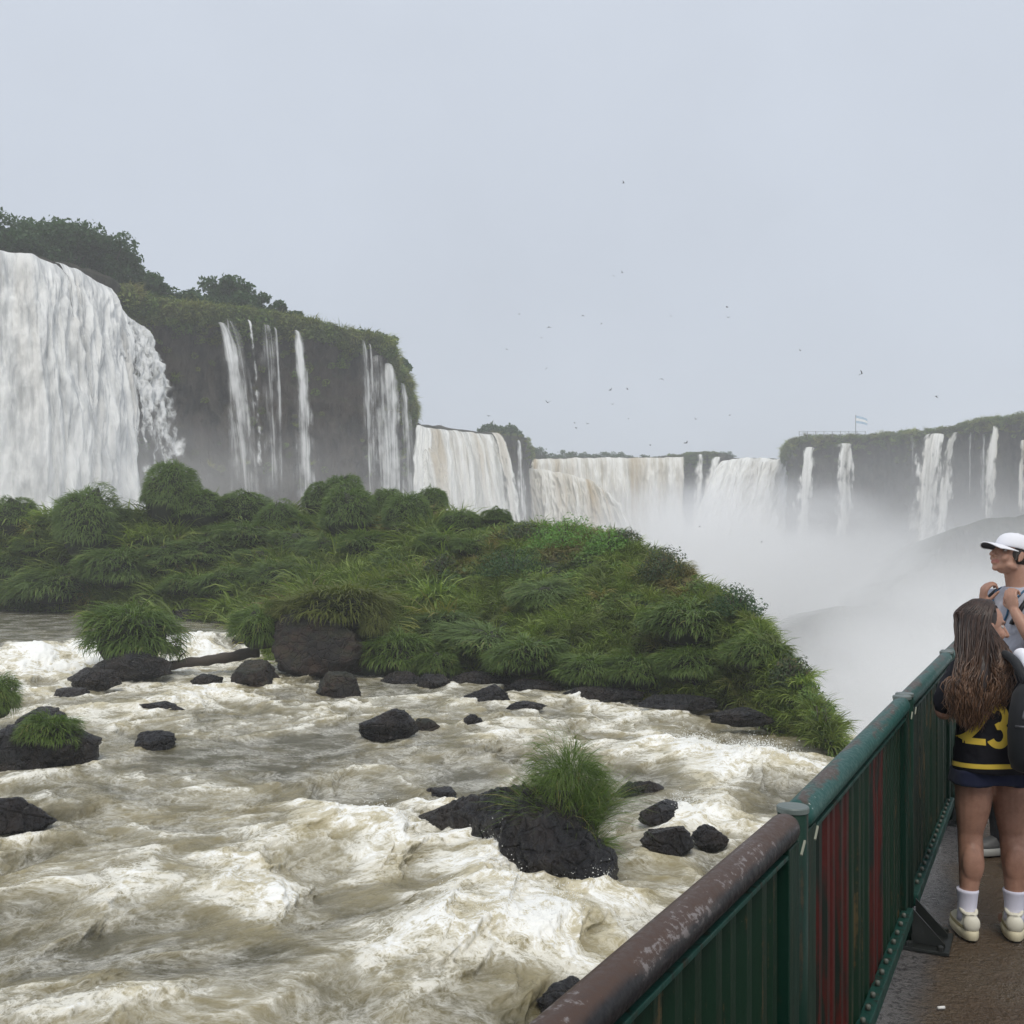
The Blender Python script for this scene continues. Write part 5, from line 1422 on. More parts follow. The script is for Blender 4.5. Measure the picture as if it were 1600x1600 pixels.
fence_section(2, 'third guard rail section, dark green, running up to the girl', M_RAILG, ())
fence_section(3, 'far guard rail section beyond the girl, mostly hidden', M_RAILG, ())
fence_section(4, 'last guard rail section, hidden behind the two people', M_RAILG, ())

def bracket(k, label):
    o = along(SEC * (k - 1) + (0.0))
    t = empty('post_foot', tuple(o), (0, 0, RAIL_YAW))
    mb = MB().box((0, -0.08, 0.008), (0.26, 0.24, 0.016)); auto_bevel(link('base_plate', mb.mesh('base_plate'), M_BASE, t), 0.003)
    for x in (-0.07, 0.07):
        tri = [(x - .006, -0.045, 0.018), (x - .006, -0.18, 0.018), (x - .006, -0.18, 0.03), (x - .006, -0.045, 0.17), (x + .006, -0.045, 0.018), (x + .006, -0.18, 0.018), (x + .006, -0.18, 0.03), (x + .006, -0.045, 0.17)]
        mb = MB().add(tri, [(0, 1, 2, 3), (4, 7, 6, 5), (0, 4, 5, 1), (1, 5, 6, 2), (2, 6, 7, 3), (3, 7, 4, 0)]); link('gusset', mb.mesh('gusset'), M_BASE, t)
    for x in (-0.12, 0.12):
        for y in (-0.04, -0.165):
            mb = MB().tube(np.array([(x, y, 0.016), (x, y, 0.036), (x, y, 0.040)]), [0.014, 0.014, 0.008], 6); link('anchor_bolt', mb.mesh('anchor_bolt'), M_TICK if 0 else M_BASE, t)
    tag(t, label, 'post foot', 'black post feet along the rail')
bracket(0, 'black foot bracket of the rail post beside the viewer')
bracket(1, 'black foot bracket of the nearest rail joint')
bracket(2, 'black triangular foot bracket by the girl at the second rail joint')
bracket(3, 'black foot bracket behind the girl at the third rail joint')
bracket(4, 'black foot bracket of the hidden rail joint beyond the girl')
p = np.array(G(1470, 1578, 0.0)); 
mb = MB().tube(np.array([(p[0] - .012, p[1], .008), (p[0] + .016, p[1] + .004, .008)]), 0.006, 8)
tag(link('cigarette_butt', mb.mesh('cigarette_butt', True), m_plain('white_paper', (0.8, 0.78, 0.74), 0.8)), 'tiny white scrap lying on the wet walkway near the bottom edge', 'litter')
# ------------------------------------------------------------------ people
def m_skin(name, c1, c2):
    t = NT(name); p = t.coord('Object')
    n = t.ramp(t.noise(p, 11, 7, 0.68), .3, .7); n2 = t.noise(p, 160, 3, 0.6)
    lip = t.attr('lip'); brow = t.attr('brow')
    c = t.mix(n, c1, c2)
    c = t.mix(t.math('MULTIPLY', lip, 0.75), c, (0.34, 0.11, 0.09))
    c = t.mix(brow, c, (0.02, 0.014, 0.012))
    return t.surface(t.principled(color=c, rough=0.48, spec=0.4, sss=0.12, sssr=(0.9, 0.35, 0.2), ssss=0.01, normal=t.bump(n2, 0.12, 0.001)))

def m_cloth(name, c, c2=None, scale=260, rough=0.85, sheen=0.1):
    t = NT(name); p = t.coord('Object')
    n = t.noise(p, scale, 3, 0.6); n2 = t.noise(p, 9, 4, 0.6)
    return t.surface(t.principled(color=t.mix(n2, c, c2 or tuple(x * 1.5 for x in c)), rough=rough, spec=0.2, sheen=sheen, normal=t.bump(n, 0.25, 0.001)))

def ell(mb, c, r, M=None, n=16):
    th = np.linspace(0, math.pi, n // 2 + 1); V = []
    ph = np.arange(n) * 2 * math.pi / n
    for t in th[1:-1]: V += [(math.sin(t) * math.cos(p), math.sin(t) * math.sin(p), math.cos(t)) for p in ph]
    k = len(V); V += [(0, 0, 1), (0, 0, -1)]
    V = np.array(V) * np.array(r)
    if M is not None: V = V @ np.array(M.to_3x3()).T
    rows = n // 2 - 1
    Q = grid_faces(rows, n, wrap=True)[:, ::-1]
    T = [(k, j, (j + 1) % n) for j in range(n)] + [(k + 1, (rows - 1) * n + (j + 1) % n, (rows - 1) * n + j) for j in range(n)]
    return mb.add(V + np.array(c), Q[:, ::-1], [t_ for t_ in T])

def limb(mb, pts, rad, k=16):
    """tapered limb: smooth tube through the joints with rounded ends"""
    pts = np.asarray(pts, float); q = np.linspace(0, len(pts) - 1, (len(pts) - 1) * 6 + 1)
    i = np.clip(q.astype(int), 0, len(pts) - 2); f = q - i
    P0, P1, P2, P3 = pts[np.clip(i - 1, 0, None)], pts[i], pts[i + 1], pts[np.clip(i + 2, None, len(pts) - 1)]
    f_ = f[:, None]
    C = 0.5 * (2 * P1 + (P2 - P0) * f_ + (2 * P0 - 5 * P1 + 4 * P2 - P3) * f_ ** 2 + (3 * P1 - P0 - 3 * P2 + P3) * f_ ** 3)
    r = np.interp(q, np.arange(len(rad)), rad)
    mb.tube(C, r, k)
    ell(mb, pts[0], (rad[0],) * 3, n=12); ell(mb, pts[-1], (rad[-1],) * 3, n=12)

def sect(z, rx, ry, cx=0, cy=0, k=28, p=2.3):
    th = np.arange(k) * 2 * math.pi / k
    c, s = np.cos(th), np.sin(th)
    return np.stack([cx + rx * np.sign(c) * np.abs(c) ** (2 / p), cy + ry * np.sign(s) * np.abs(s) ** (2 / p), np.full(k, z)], -1)

def torso(mb, rows, k=28):
    R_ = np.array(rows, float); z = np.linspace(R_[0, 0], R_[-1, 0], 26)
    if R_[0, 0] > R_[-1, 0]: R_ = R_[::-1]; z = z[::-1]
    f = [np.interp(z, R_[:, 0], R_[:, i]) for i in range(1, R_.shape[1])]
    mb.loft([sect(*v, k=k) for v in zip(z, *f)])

def fuse(mb, voxel=0.006, it=6, name='body'):
    """melt overlapping closed pieces into one continuous skin"""
    me = mb.mesh('tmp', True)
    o = bpy.data.objects.new('tmp', me); COL.objects.link(o)
    a = o.modifiers.new('r', 'REMESH'); a.mode = 'VOXEL'; a.voxel_size = voxel; a.use_smooth_shade = True
    b = o.modifiers.new('s', 'SMOOTH'); b.factor = 0.5; b.iterations = it
    dg = bpy.context.evaluated_depsgraph_get(); dg.update()
    out = bpy.data.meshes.new_from_object(o.evaluated_get(dg)); out.name = name
    bpy.data.objects.remove(o); bpy.data.meshes.remove(me)
    return out

def mverts(me):
    V = np.zeros(len(me.vertices) * 3, np.float32); me.vertices.foreach_get('co', V); return V.reshape(-1, 3)
def setverts(me, V): me.vertices.foreach_set('co', np.asarray(V, np.float32).ravel()); me.update()
def normals(me):
    N = np.zeros(len(me.vertices) * 3, np.float32); me.vertices.foreach_get('normal', N); return N.reshape(-1, 3)

def wrinkle(me, amp, sx=8, sz=18, seed=0.0):
    V, N = mverts(me), normals(me)
    d = ridged(V[:, 0] * sx + V[:, 2] * 3, V[:, 1] * sx, V[:, 2] * sz * .55 + seed, 3) - 0.6
    d2 = fbm(V[:, 0] * 22, V[:, 1] * 22, V[:, 2] * 16 + seed, 2)
    setverts(me, V + N * (amp * (d + 0.3 * d2))[:, None])

HEAD = dict(eye=[(-.031, .074, .006), (.031, .074, .006)])
def head(mb, M, s=1.0, smile=0.0, young=0.0):
    """adult head about the middle of the skull, face towards +Y, placed by the matrix M"""
    h = MB()
    ell(h, (0, -.016, .030), (.073, .094, .084), n=28)
    ell(h, (0, .022, -.030), (.060, .066, .086), n=28)
    ell(h, (0, .046, -.082), (.038, .036, .026), n=20)
    ell(h, (0, .068, -.098), (.020, .018, .017), n=16)
    limb(h, [(0, .082, .016), (0, .100, -.010), (0, .113, -.032)], [.0085, .0105, .0135], 12)
    for s_ in (-1, 1):
        ell(h, (s_ * .012, .092, -.037), (.009, .010, .008), n=12)
        ell(h, (s_ * .028, .070, .026), (.020, .012, .009), n=14)
        ell(h, (s_ * .040, .056, -.030), (.024, .024, .026), n=14)
        ell(h, (s_ * .050, .010, -.070), (.018, .036, .022), n=14)
        ell(h, (s_ * .074, -.012, -.010), (.007, .017, .031), Matrix.Rotation(s_ * .35, 4, 'Z'), n=14)
        ell(h, (s_ * .074, -.006, -.034), (.007, .009, .010), n=12)
    ell(h, (0, .088, -.062), (.022 + .006 * smile, .012, .0065), n=16)
    ell(h, (0, .085, -.074), (.019 + .004 * smile, .012, .0075), n=16)
    if smile:
        for s_ in (-1, 1): ell(h, (s_ * .043, .062, -.042), (.019, .02, .018), n=14)
    A = np.array(M)
    V = np.concatenate(h.V) * s
    V = V @ A[:3, :3].T + A[:3, 3]
    off = 0
    mb.add(V, np.concatenate(h.Q) if h.Q else (), np.concatenate(h.T) if h.T else ())

def face_marks(me, M, s=1.0, smile=0.0):
    """dent the eye sockets and mouth line; returns lip and brow masks"""
    A = np.linalg.inv(np.array(M)); V = mverts(me)
    L = (V @ A[:3, :3].T + A[:3, 3]) / s
    D = np.zeros_like(L)
    for e in HEAD['eye']:
        g = np.exp(-(((L[:, 0] - e[0]) / .015) ** 2 + ((L[:, 2] - e[2]) / .010) ** 2)) * (L[:, 1] > .04)
        D[:, 1] -= .010 * g
    corner = .5 * smile * (L[:, 0] / .024) ** 2 * .012
    g = np.exp(-((L[:, 2] + .068 - corner) / .0035) ** 2) * (np.abs(L[:, 0]) < .028) * (L[:, 1] > .06)
    D[:, 1] -= .0045 * g
    L2 = (L + D) * s
    A2 = np.array(M)
    setverts(me, L2 @ A2[:3, :3].T + A2[:3, 3])
    lip = ((L[:, 1] > .07) & (np.abs(L[:, 0]) < .026)) * np.exp(-((L[:, 2] + .068 - corner) / .010) ** 4)
    brow = np.zeros(len(L))
    for e in HEAD['eye']:
        x = (L[:, 0] - e[0]) * np.sign(e[0])
        brow = np.maximum(brow, np.exp(-((L[:, 2] - e[2] - .020 + 6 * x * x) / .0042) ** 2) * np.exp(-(x / .019) ** 4) * (L[:, 1] > .045))
    for nm, a in (('lip', lip), ('brow', brow)):
        me.attributes.new(nm, 'FLOAT', 'POINT').data.foreach_set('value', np.asarray(a, np.float32))

def hand(mb, w, f, n, s, curl=0.5, sc=1.0, thumb=0.5):
    """w wrist, f towards the fingers, n palm side, s thumb side"""
    w, f, n, s = (np.array(a, float) for a in (w, f, n, s))
    f /= np.linalg.norm(f); s = s - f * np.dot(s, f); s /= np.linalg.norm(s); n2 = np.cross(f, s); n = n2 if np.dot(n2, n) > 0 else -n2
    M = Matrix(((s[0], f[0], n[0]), (s[1], f[1], n[1]), (s[2], f[2], n[2])))
    ell(mb, w + f * .046 * sc, np.array((.040, .054, .016)) * sc, M, 16)
    ell(mb, w + f * .030 * sc + s * .022 * sc + n * .006, np.array((.018, .030, .016)) * sc, M, 12)
    ell(mb, w, np.array((.028, .03, .020)) * sc, M, 12)
    for i, (ln, cf) in enumerate(((.92, .95), (1.0, 1.0), (.95, 1.05), (.76, 1.12))):
        p = w + (f * (.088 - .004 * abs(i - 1)) + s * (.030 - .020 * i)) * sc
        pts = [p - f * .02 * sc]; a = 0.0
        for seg, k in ((.046, 0.55), (.028, 1.0), (.022, 0.8)):
            pts.append(p); a += curl * cf * k
            p = p + (f * math.cos(a) + n * math.sin(a)) * seg * ln * sc
        pts.append(p)
        limb(mb, pts, np.array((.0100, .0098, .0090, .0082, .0070)) * sc, 10)
    p = w + (f * .022 + s * .026 + n * .006) * sc
    d = f * .60 + s * .75 + n * .35; d /= np.linalg.norm(d)
    d2 = f * .85 + s * (.45 - thumb * .5) + n * (.3 + thumb * .5); d2 /= np.linalg.norm(d2)
    limb(mb, [p, p + d * .040 * sc, p + d * .040 * sc + d2 * .032 * sc, p + d * .040 * sc + d2 * .058 * sc], np.array((.0135, .0115, .0105, .0085)) * sc, 10)

def eyes(root, M, s, iris=(0.06, 0.03, 0.015)):
    t = NT('eye'); p = t.coord('Object')
    y = t.n('SeparateXYZ', {0: p}).outputs[1]
    c = t.mix(t.math('GREATER_THAN', y, 0.0086), (0.36, 0.33, 0.31), iris)
    c = t.mix(t.math('GREATER_THAN', y, 0.0112), c, (0.005, 0.005, 0.005))
    t.surface(t.principled(color=c, rough=0.1))
    for e in HEAD['eye']:
        mb = MB(); ell(mb, (0, 0, 0), (.0120,) * 3, n=20)
        o = link('eye', mb.mesh('eye', True), t.m, root)
        loc = Matrix(M) @ Vector((e[0] * s, (e[1] - .0125) * s, e[2] * s))
        o.location = loc; o.rotation_euler = Matrix(M).to_euler(); o.scale = (s, s, s * .82)

def ribbon_on(bvh, strokes, place, w, lift=0.0025, ray=(0, 1, 0), start=-1.0):
    """flat printed strokes laid on a surface: strokes are 2-D polylines, place maps them to (x, z)"""
    mb = MB()
    for st in strokes:
        st = np.array(st, float)
        seg = np.linalg.norm(np.diff(st, axis=0), axis=1); q = np.r_[0, np.cumsum(seg)]
        n = max(6, int(q[-1] / (w * 0.22))); s = np.linspace(0, q[-1], n)
        P = np.stack([np.interp(s, q, st[:, i]) for i in range(2)], -1)
        tan = np.gradient(P, axis=0); tan /= np.linalg.norm(tan, axis=1)[:, None] + 1e-9
        nr = np.stack([-tan[:, 1], tan[:, 0]], -1)
        V = []
        for a in np.linspace(-.5, .5, 5):
            for p in P + nr * (a * w):
                x, z = place(p)
                h = bvh.ray_cast(Vector((x, start, z)), Vector(ray), 5)
                V.append(tuple(h[0] - Vector(ray) * lift) if h[0] is not None else (x, 0, z))
        V = np.array(V); mb.add(V, grid_faces(5, n))
    return mb

def bvh_of(me): return BVHTree.FromPolygons([v.co for v in me.vertices], [p.vertices[:] for p in me.polygons])
def arc(cx, cy, rx, ry, a0, a1, n=24): return [(cx + rx * math.cos(R(a)), cy + ry * math.sin(R(a))) for a in np.linspace(a0, a1, n)]

def shoe(parent, name, loc, yaw, L, mats, sole_h=0.044):
    """cream trainer: toe towards local +Y, heel at -Y"""
    sh = empty(name, loc, (0, 0, yaw)); sh.parent = parent
    def outline(z, grow=0.0, k=36, sq=1.0):
        pts = []
        for t in np.linspace(0, 2 * math.pi, k, endpoint=False):
            y = math.sin(t); x = math.cos(t)
            wdt = 0.046 + 0.008 * max(0, y) - 0.004 * max(0, -y)
            pts.append(((wdt + grow) * np.sign(x) * abs(x) ** .8, (L / 2 + grow) * np.sign(y) * abs(y) ** .9 + 0.0, z))
        return np.array(pts)
    mb = MB().loft([outline(0.0, -.004), outline(0.006, .001), outline(sole_h * .6, .003), outline(sole_h, .001), outline(sole_h + .003, -.004)])
    link('sole', mb.mesh('sole', True), mats[1], sh)
    mb = MB().loft([outline(-.003, -.006), outline(0.0015, -.002), outline(0.004, -.002)]); link('tread', mb.mesh('tread', True), mats[3], sh)
    rings = []
    for z, g, c, ls in ((sole_h, -.003, 0, 1.0), (sole_h + .018, -.003, -.002, .98), (sole_h + .036, -.009, -.014, .86), (sole_h + .052, -.014, -.036, .62), (sole_h + .066, -.016, -.052, .44), (sole_h + .074, -.018, -.058, .38)):
        o = outline(z, g); o[:, 1] = o[:, 1] * ls + c * 1.0; rings.append(o)
    link('upper', MB().loft(rings).mesh('upper', True), mats[0], sh)
    mb = MB(); ell(mb, (0, -L / 2 + .020, sole_h + .030), (.037, .026, .042), n=18); link('heel_patch', mb.mesh('heel_patch', True), mats[0], sh)
    o1 = [outline(sole_h + .003, .0005), outline(sole_h + .014, -.0002), outline(sole_h + .016, -.003)]
    link('foxing', MB().loft(o1, cap=False).mesh('foxing', True), mats[2], sh)
    th = np.linspace(math.pi * 1.5 - 1.9, math.pi * 1.5 + 1.9, 20)
    mb = MB().tube(np.stack([.031 * np.cos(th), -.052 + .042 * np.sin(th), sole_h + .078 - .012 * np.cos(th - math.pi * 1.5)], -1), .0085, 10); link('collar', mb.mesh('collar', True), mats[0], sh)
    return sh

def build_girl():
    root = empty('person', (2.185, 4.66, 0.0), (0, 0, R(-3)))
    tag(root, 'girl with long wavy brown hair in black and yellow number jersey at the rail', 'person')
    skin = m_skin('girl_skin', (0.26, 0.135, 0.092), (0.40, 0.22, 0.155))
    hM = Matrix.Translation((-.028, .010, 1.405)) @ Matrix.Rotation(R(-82), 4, 'Z') @ Matrix.Rotation(R(-7), 4, 'X')
    mb = MB()
    torso(mb, [(.735, .125, .095, 0, 0), (.80, .132, .100, 0, 0), (.93, .112, .080, 0, .005), (1.08, .125, .088, 0, .0), (1.18, .142, .078, 0, 0), (1.235, .105, .060, 0, -.005), (1.265, .052, .050, 0, -.005)])
    limb(mb, [(0, -.01, 1.22), (-.006, -.006, 1.29), (-.02, -.002, 1.36)], [.056, .047, .046])
    head(mb, hM, 0.97)
    # legs: left one a little out, weight on both
    limb(mb, [(-.078, .005, .72), (-.082, .010, .58), (-.092, .014, .46), (-.095, -.002, .35), (-.108, -.014, .22), (-.116, -.016, .12), (-.118, -.010, .065)], [.088, .076, .054, .054, .041, .034, .034])
    limb(mb, [(.082, .005, .72), (.090, .010, .58), (.094, .012, .46), (.094, -.006, .35), (.092, -.018, .22), (.090, -.020, .12), (.090, -.012, .065)], [.090, .078, .055, .055, .042, .034, .034])
    for x in (-.094, .094):
        ell(mb, (x - .004, -.034, .335), (.050, .036, .095), n=18); ell(mb, (x, .036, .465), (.040, .03, .045), n=16)
    for fx, fy in ((-.118, .0), (.090, .0)):
        limb(mb, [(fx, -.03, .055), (fx, .05, .05), (fx, .10, .045)], [.03, .034, .024])
    # arms
    limb(mb, [(-.150, 0, 1.20), (-.190, -.012, 1.11), (-.222, -.015, 1.015)], [.046, .042, .036])
    limb(mb, [(-.222, -.015, 1.015), (-.190, .095, 1.03), (-.120, .180, 1.07)], [.036, .033, .024])
    hand(mb, (-.116, .184, 1.074), (.7, .45, .35), (.2, -1, 0), (0, .1, 1), .7, .88)
    limb(mb, [(.150, 0, 1.20), (.188, .01, 1.10), (.205, .02, .99)], [.046, .042, .036])
    limb(mb, [(.205, .02, .99), (.185, .13, 1.00), (.130, .20, 1.05)], [.036, .033, .024])
    hand(mb, (.128, .203, 1.055), (-.7, .3, .35), (-.2, -1, 0), (0, -.2, 1), .8, .88)
    me = fuse(mb, .0052, 5)
    face_marks(me, hM, .97)
    link('body', me, skin, root)
    eyes(root, hM, .97)
    # jersey
    mb = MB()
    torso(mb, [(.752, .172, .136, 0, -.004), (.80, .168, .134, 0, -.004), (.93, .156, .122, 0, -.004), (1.08, .154, .116, 0, -.006), (1.17, .160, .104, 0, -.006), (1.225, .142, .084, 0, -.006), (1.262, .082, .066, 0, -.006), (1.272, .066, .060, 0, -.006)])
    limb(mb, [(-.130, -.003, 1.205), (-.182, -.012, 1.13), (-.210, -.016, 1.055)], [.062, .062, .058], 20)
    limb(mb, [(.130, 0, 1.205), (.180, .008, 1.12), (.204, .015, 1.045)], [.062, .062, .058], 20)
    jm = fuse(mb, .0065, 8, 'jersey'); wrinkle(jm, .010, 7, 10, 2.0)
    black = m_cloth('black_jersey', (0.006, 0.006, 0.009), (0.011, 0.011, 0.016), rough=0.75, sheen=0.0)
    yellow = m_cloth('yellow_print', (0.62, 0.42, 0.035), (0.74, 0.55, 0.10), scale=60)
    j = link('jersey', jm, black, root); tag(j, 'black jersey with yellow number')
    bv = bvh_of(jm)
    def band(z0, z1, name, lift=.003):
        V = []; n = 72
        for z in np.linspace(z0, z1, 4):
            for a in np.arange(n) * 2 * math.pi / n:
                d = Vector((math.cos(a), math.sin(a), 0)); zz = z + .010 * math.sin(a + 2.6)
                h = bv.ray_cast(Vector((0, -.004, zz)) + d * .6, -d, 1)
                V.append(tuple(h[0] + d * lift) if h[0] is not None else tuple(Vector((0, 0, zz)) + d * .16))
        return mesh_np(name, V, [grid_faces(4, n, wrap=True)])
    link('hem_stripe', band(.776, .797, 'hem_stripe'), yellow, j)
    th = np.arange(29) * 2 * math.pi / 28
    mbt = MB().tube(np.stack([.074 * np.cos(th), -.006 + .066 * np.sin(th), 1.262 + .012 * np.cos(th)], -1), .007, 8, cap=False); link('collar_trim', mbt.mesh('collar_trim', True), yellow, j)
    mbt = MB().tube(np.array([(.062, -.055, 1.268), (.10, -.060, 1.256), (.135, -.058, 1.236)]), .005, 8); link('shoulder_piping', mbt.mesh('shoulder_piping', True), yellow, j)
    three = [arc(.5, .73, .30, .25, 150, -90) + arc(.5, .27, .34, .25, 90, -150)]
    two = [arc(.5, .72, .32, .26, 165, -20) + [(.70, .5), (.16, .03)], [(.16, .035), (.86, .035)]]
    zb, hgt, wd = .884, .176, .108
    pl = lambda ox: (lambda p: (ox + (p[0] - .5) * wd, zb + p[1] * hgt + (ox + .03) * -.10))
    mb3 = ribbon_on(bv, [[(x * wd, y * hgt) for x, y in s] for s in three], lambda p: pl(-.026)((p[0] / wd, p[1] / hgt)), .030)
    link('number', mb3.mesh('number', True), yellow, j)
    mb2 = ribbon_on(bv, [[(x * wd, y * hgt) for x, y in s] for s in two], lambda p: pl(-.116)((p[0] / wd, p[1] / hgt)), .028)
    link('number', mb2.mesh('number', True), yellow, j)
    # shorts
    mb = MB()
    torso(mb, [(.70, .160, .122, 0, -.002), (.80, .150, .115, 0, 0), (.86, .13, .10, 0, 0)])
    for x in (-.084, .088):
        mb.loft([sect(z, rx, ry, x, .004, 24) for z, rx, ry in ((.690, .097, .112), (.694, .100, .114), (.71, .098, .113), (.76, .092, .108))])
    sm = fuse(mb, .0065, 5, 'shorts'); wrinkle(sm, .007, 9, 9, 5.0)
    link('shorts', sm, m_cloth('navy_shorts', (0.008, 0.011, 0.030), (0.014, 0.018, 0.045)), root)
    # socks and shoes
    sock = m_cloth('white_sock', (0.56, 0.55, 0.66), (0.70, 0.69, 0.78), 300)
    cream = m_plain('cream_leather', (0.62, 0.58, 0.46), 0.5, (0.72, 0.69, 0.58), 30); creams = m_plain('cream_sole', (0.56, 0.50, 0.33), 0.6, (0.66, 0.60, 0.43), 20)
    olive = m_plain('olive_trim', (0.30, 0.25, 0.12), 0.6); tread = m_plain('dark_tread', (0.02, 0.018, 0.016), 0.7)
    for x, yaw in ((-.118, R(-4)), (.090, R(-18))):
        y0 = -.012
        V = [sect(z, r, r * 1.08, x + (.0 if z < .15 else (.002 if x < 0 else 0)), y0 - .004, 24, 2) for z, r in ((.075, .044), (.10, .041), (.13, .040), (.165, .0415), (.20, .0455), (.206, .0475), (.214, .046), (.215, .040))]
        link('sock', MB().loft(V).mesh('sock', True), sock, root)
        shoe(root, 'shoe', (x + .028 * -math.sin(yaw) , y0 + .028, 0.004), yaw, .235, (cream, creams, olive, tread))
    # hair
    t = NT('brown_hair'); r = t.attr('rnd'); k = t.attr('t')
    c = t.mix(r, (0.015, 0.009, 0.007), (0.055, 0.029, 0.019)); c = t.mix(t.math('MULTIPLY', t.ramp(k, .30, .95), t.ramp(r, .1, .8, .25, 1)), c, (0.16, 0.084, 0.045))
    hm = t.surface(t.principled(color=c, rough=0.38, spec=0.5))
    rng = np.random.RandomState(77)
    A = np.array(hM)
    def sk(d, g): # scalp point for a direction in head space (skull ellipsoid grown by g)
        p = np.array((0, -.014, .028)) + d * (np.array((.073, .094, .084)) * .97 + g)
        return A[:3, :3] @ p + A[:3, 3]
    def strand(P, n, amp, ph, wl):
        P = np.array(P); q = np.linspace(0, len(P) - 1, n); i = np.clip(q.astype(int), 0, len(P) - 2); f = (q - i)[:, None]
        a, b, c_, d = P[np.clip(i - 1, 0, None)], P[i], P[i + 1], P[np.clip(i + 2, None, len(P) - 1)]
        C = 0.5 * (2 * b + (c_ - a) * f + (2 * a - 5 * b + 4 * c_ - d) * f ** 2 + (3 * b - a - 3 * c_ + d) * f ** 3)
        s = np.r_[0, np.cumsum(np.linalg.norm(np.diff(C, axis=0), axis=1))]; u = s / s[-1]
        C[:, 0] += amp * np.clip(u * 1.6 - .4, 0, 1) * np.sin(s / wl * 6.28 + ph); C[:, 1] += amp * .8 * np.clip(u * 1.6 - .4, 0, 1) * np.cos(s / wl * 6.28 + ph * 1.3)
        return C, u
    hair = MB(); rn, tt = [], []
    def put(C, u, rad, k=5):
        n0 = hair.n; hair.tube(C, rad, k, cap=False); rn.append(np.full(hair.n - n0, rng.rand())); tt.append(np.repeat(u, k))
    N = 2000
    for i in range(N):
        # direction over the skull in head space: y towards the face, x to the head's right
        az = rng.uniform(-math.pi, math.pi); el = rng.uniform(-.35, 1.45)
        d = np.array((math.sin(az) * math.cos(el), math.cos(az) * math.cos(el), math.sin(el)))
        if d[1] > 0.42 and d[2] < 0.86: continue
        if d[1] > 0.02 and d[2] < 0.45: continue
        if d[1] > 0.25 and d[2] < 0.70: continue
        side_ = 1 if d[0] >= 0 else -1         # head's right (towards the viewer when she looks right) or left
        p0 = sk(d, .002)
        ring = np.array((side_ * max(abs(d[0]), .25), min(d[1], .10) - .25, 0)); ring /= np.linalg.norm(ring)
        e1 = np.array((ring[0] * .8, ring[1] * .8, .50)); e1 = (d + e1); e1 /= np.linalg.norm(e1)
        p1 = sk(e1, .016)
        e2 = np.array((ring[0], ring[1], -.12)); e2 /= np.linalg.norm(e2); p2 = sk(e2, .020 + .012 * rng.rand())
        # fall: spread over her back, in front of the shoulder blades
        a = rng.rand()
        ex = -.240 + .25 * a + rng.normal(0, .012); ez = .930 + .17 * abs(a - .38) + rng.uniform(0, .13); ey = -.150 + .05 * rng.rand() - .012 * math.sin(a * 6)
        p3 = np.array(((p2[0] * .55 + ex * .45), min(p2[1] * .4 + ey * .6, -.085) - .02 * rng.rand(), 1.245 + rng.uniform(-.03, .03)))
        C, u = strand([p0, p1, p2, p3, (ex * .9 + p3[0] * .1, ey - .012, (1.245 + ez) / 2), (ex, ey, ez)], 24, .016 * rng.uniform(.4, 1.3), (ex * 40 + rng.normal(0, .9)), rng.uniform(.11, .15))
        put(C, u, np.interp(u, [0, .1, .7, 1], [.0022, .0038, .0034, .0006]) * rng.uniform(.7, 1.2), 4)
    # locks beside the face, falling over the near shoulder
    for i in range(120):
        d = np.array((rng.uniform(.55, .95), rng.uniform(-.35, .02), rng.uniform(.30, .75))); d /= np.linalg.norm(d)
        p0, p1 = sk(d, .004), sk(np.array((.95, -.18 - .25 * rng.rand(), .0)), .014)
        x = rng.uniform(-.03, .040); zz = rng.uniform(1.08, 1.24)
        C, u = strand([p0, p1, (x * .8 + .004, -.095, 1.31), (x, -.128, 1.24), (x - .02 + rng.normal(0, .015), -.142, zz)], 22, .010, rng.uniform(0, 6.28), .11)
        put(C, u, np.interp(u, [0, .1, .7, 1], [.002, .0032, .003, .0006]))
    cap = MB()
    for el in np.linspace(-.5, 1.5, 14):
        pass
    # dark under-volume so that no scalp shows between the locks
    und = MB(); 
    und_pts = []
    hp = lambda p: tuple(A[:3, :3] @ np.array(p) + A[:3, 3])
    ell(und, hp((0, -.028, .030)), (.1, .1, .1), n=24)
    V = und.V[0] - np.array(hp((0, -.028, .030))); V = (V / .1 * np.array((.0765, .088, .086))) @ A[:3, :3].T + np.array(hp((0, -.027, .031))); und.V[0] = V
    limb(und, [hp((.0, -.07, -.02)), (-.085, -.075, 1.27), (-.095, -.120, 1.17), (-.098, -.130, 1.07)], [.064, .056, .044, .020], 18)
    limb(und, [(-.06, -.045, 1.31), (-.040, -.085, 1.20), (-.045, -.110, 1.10)], [.056, .042, .020], 18)
    limb(und, [(-.10, -.040, 1.32), (-.150, -.085, 1.20), (-.158, -.112, 1.10)], [.048, .042, .020], 18)
    um = fuse(und, .009, 5, 'hair_mass')
    um.attributes.new('rnd', 'FLOAT', 'POINT').data.foreach_set('value', np.full(len(um.vertices), .15, np.float32))
    um.attributes.new('t', 'FLOAT', 'POINT').data.foreach_set('value', np.full(len(um.vertices), .2, np.float32))
    h = link('hair', um, hm, root)
    link('hair_locks', hair.mesh('hair_locks', True, {'rnd': np.concatenate(rn), 't': np.concatenate(tt)}), hm, h)
    return root
build_girl()

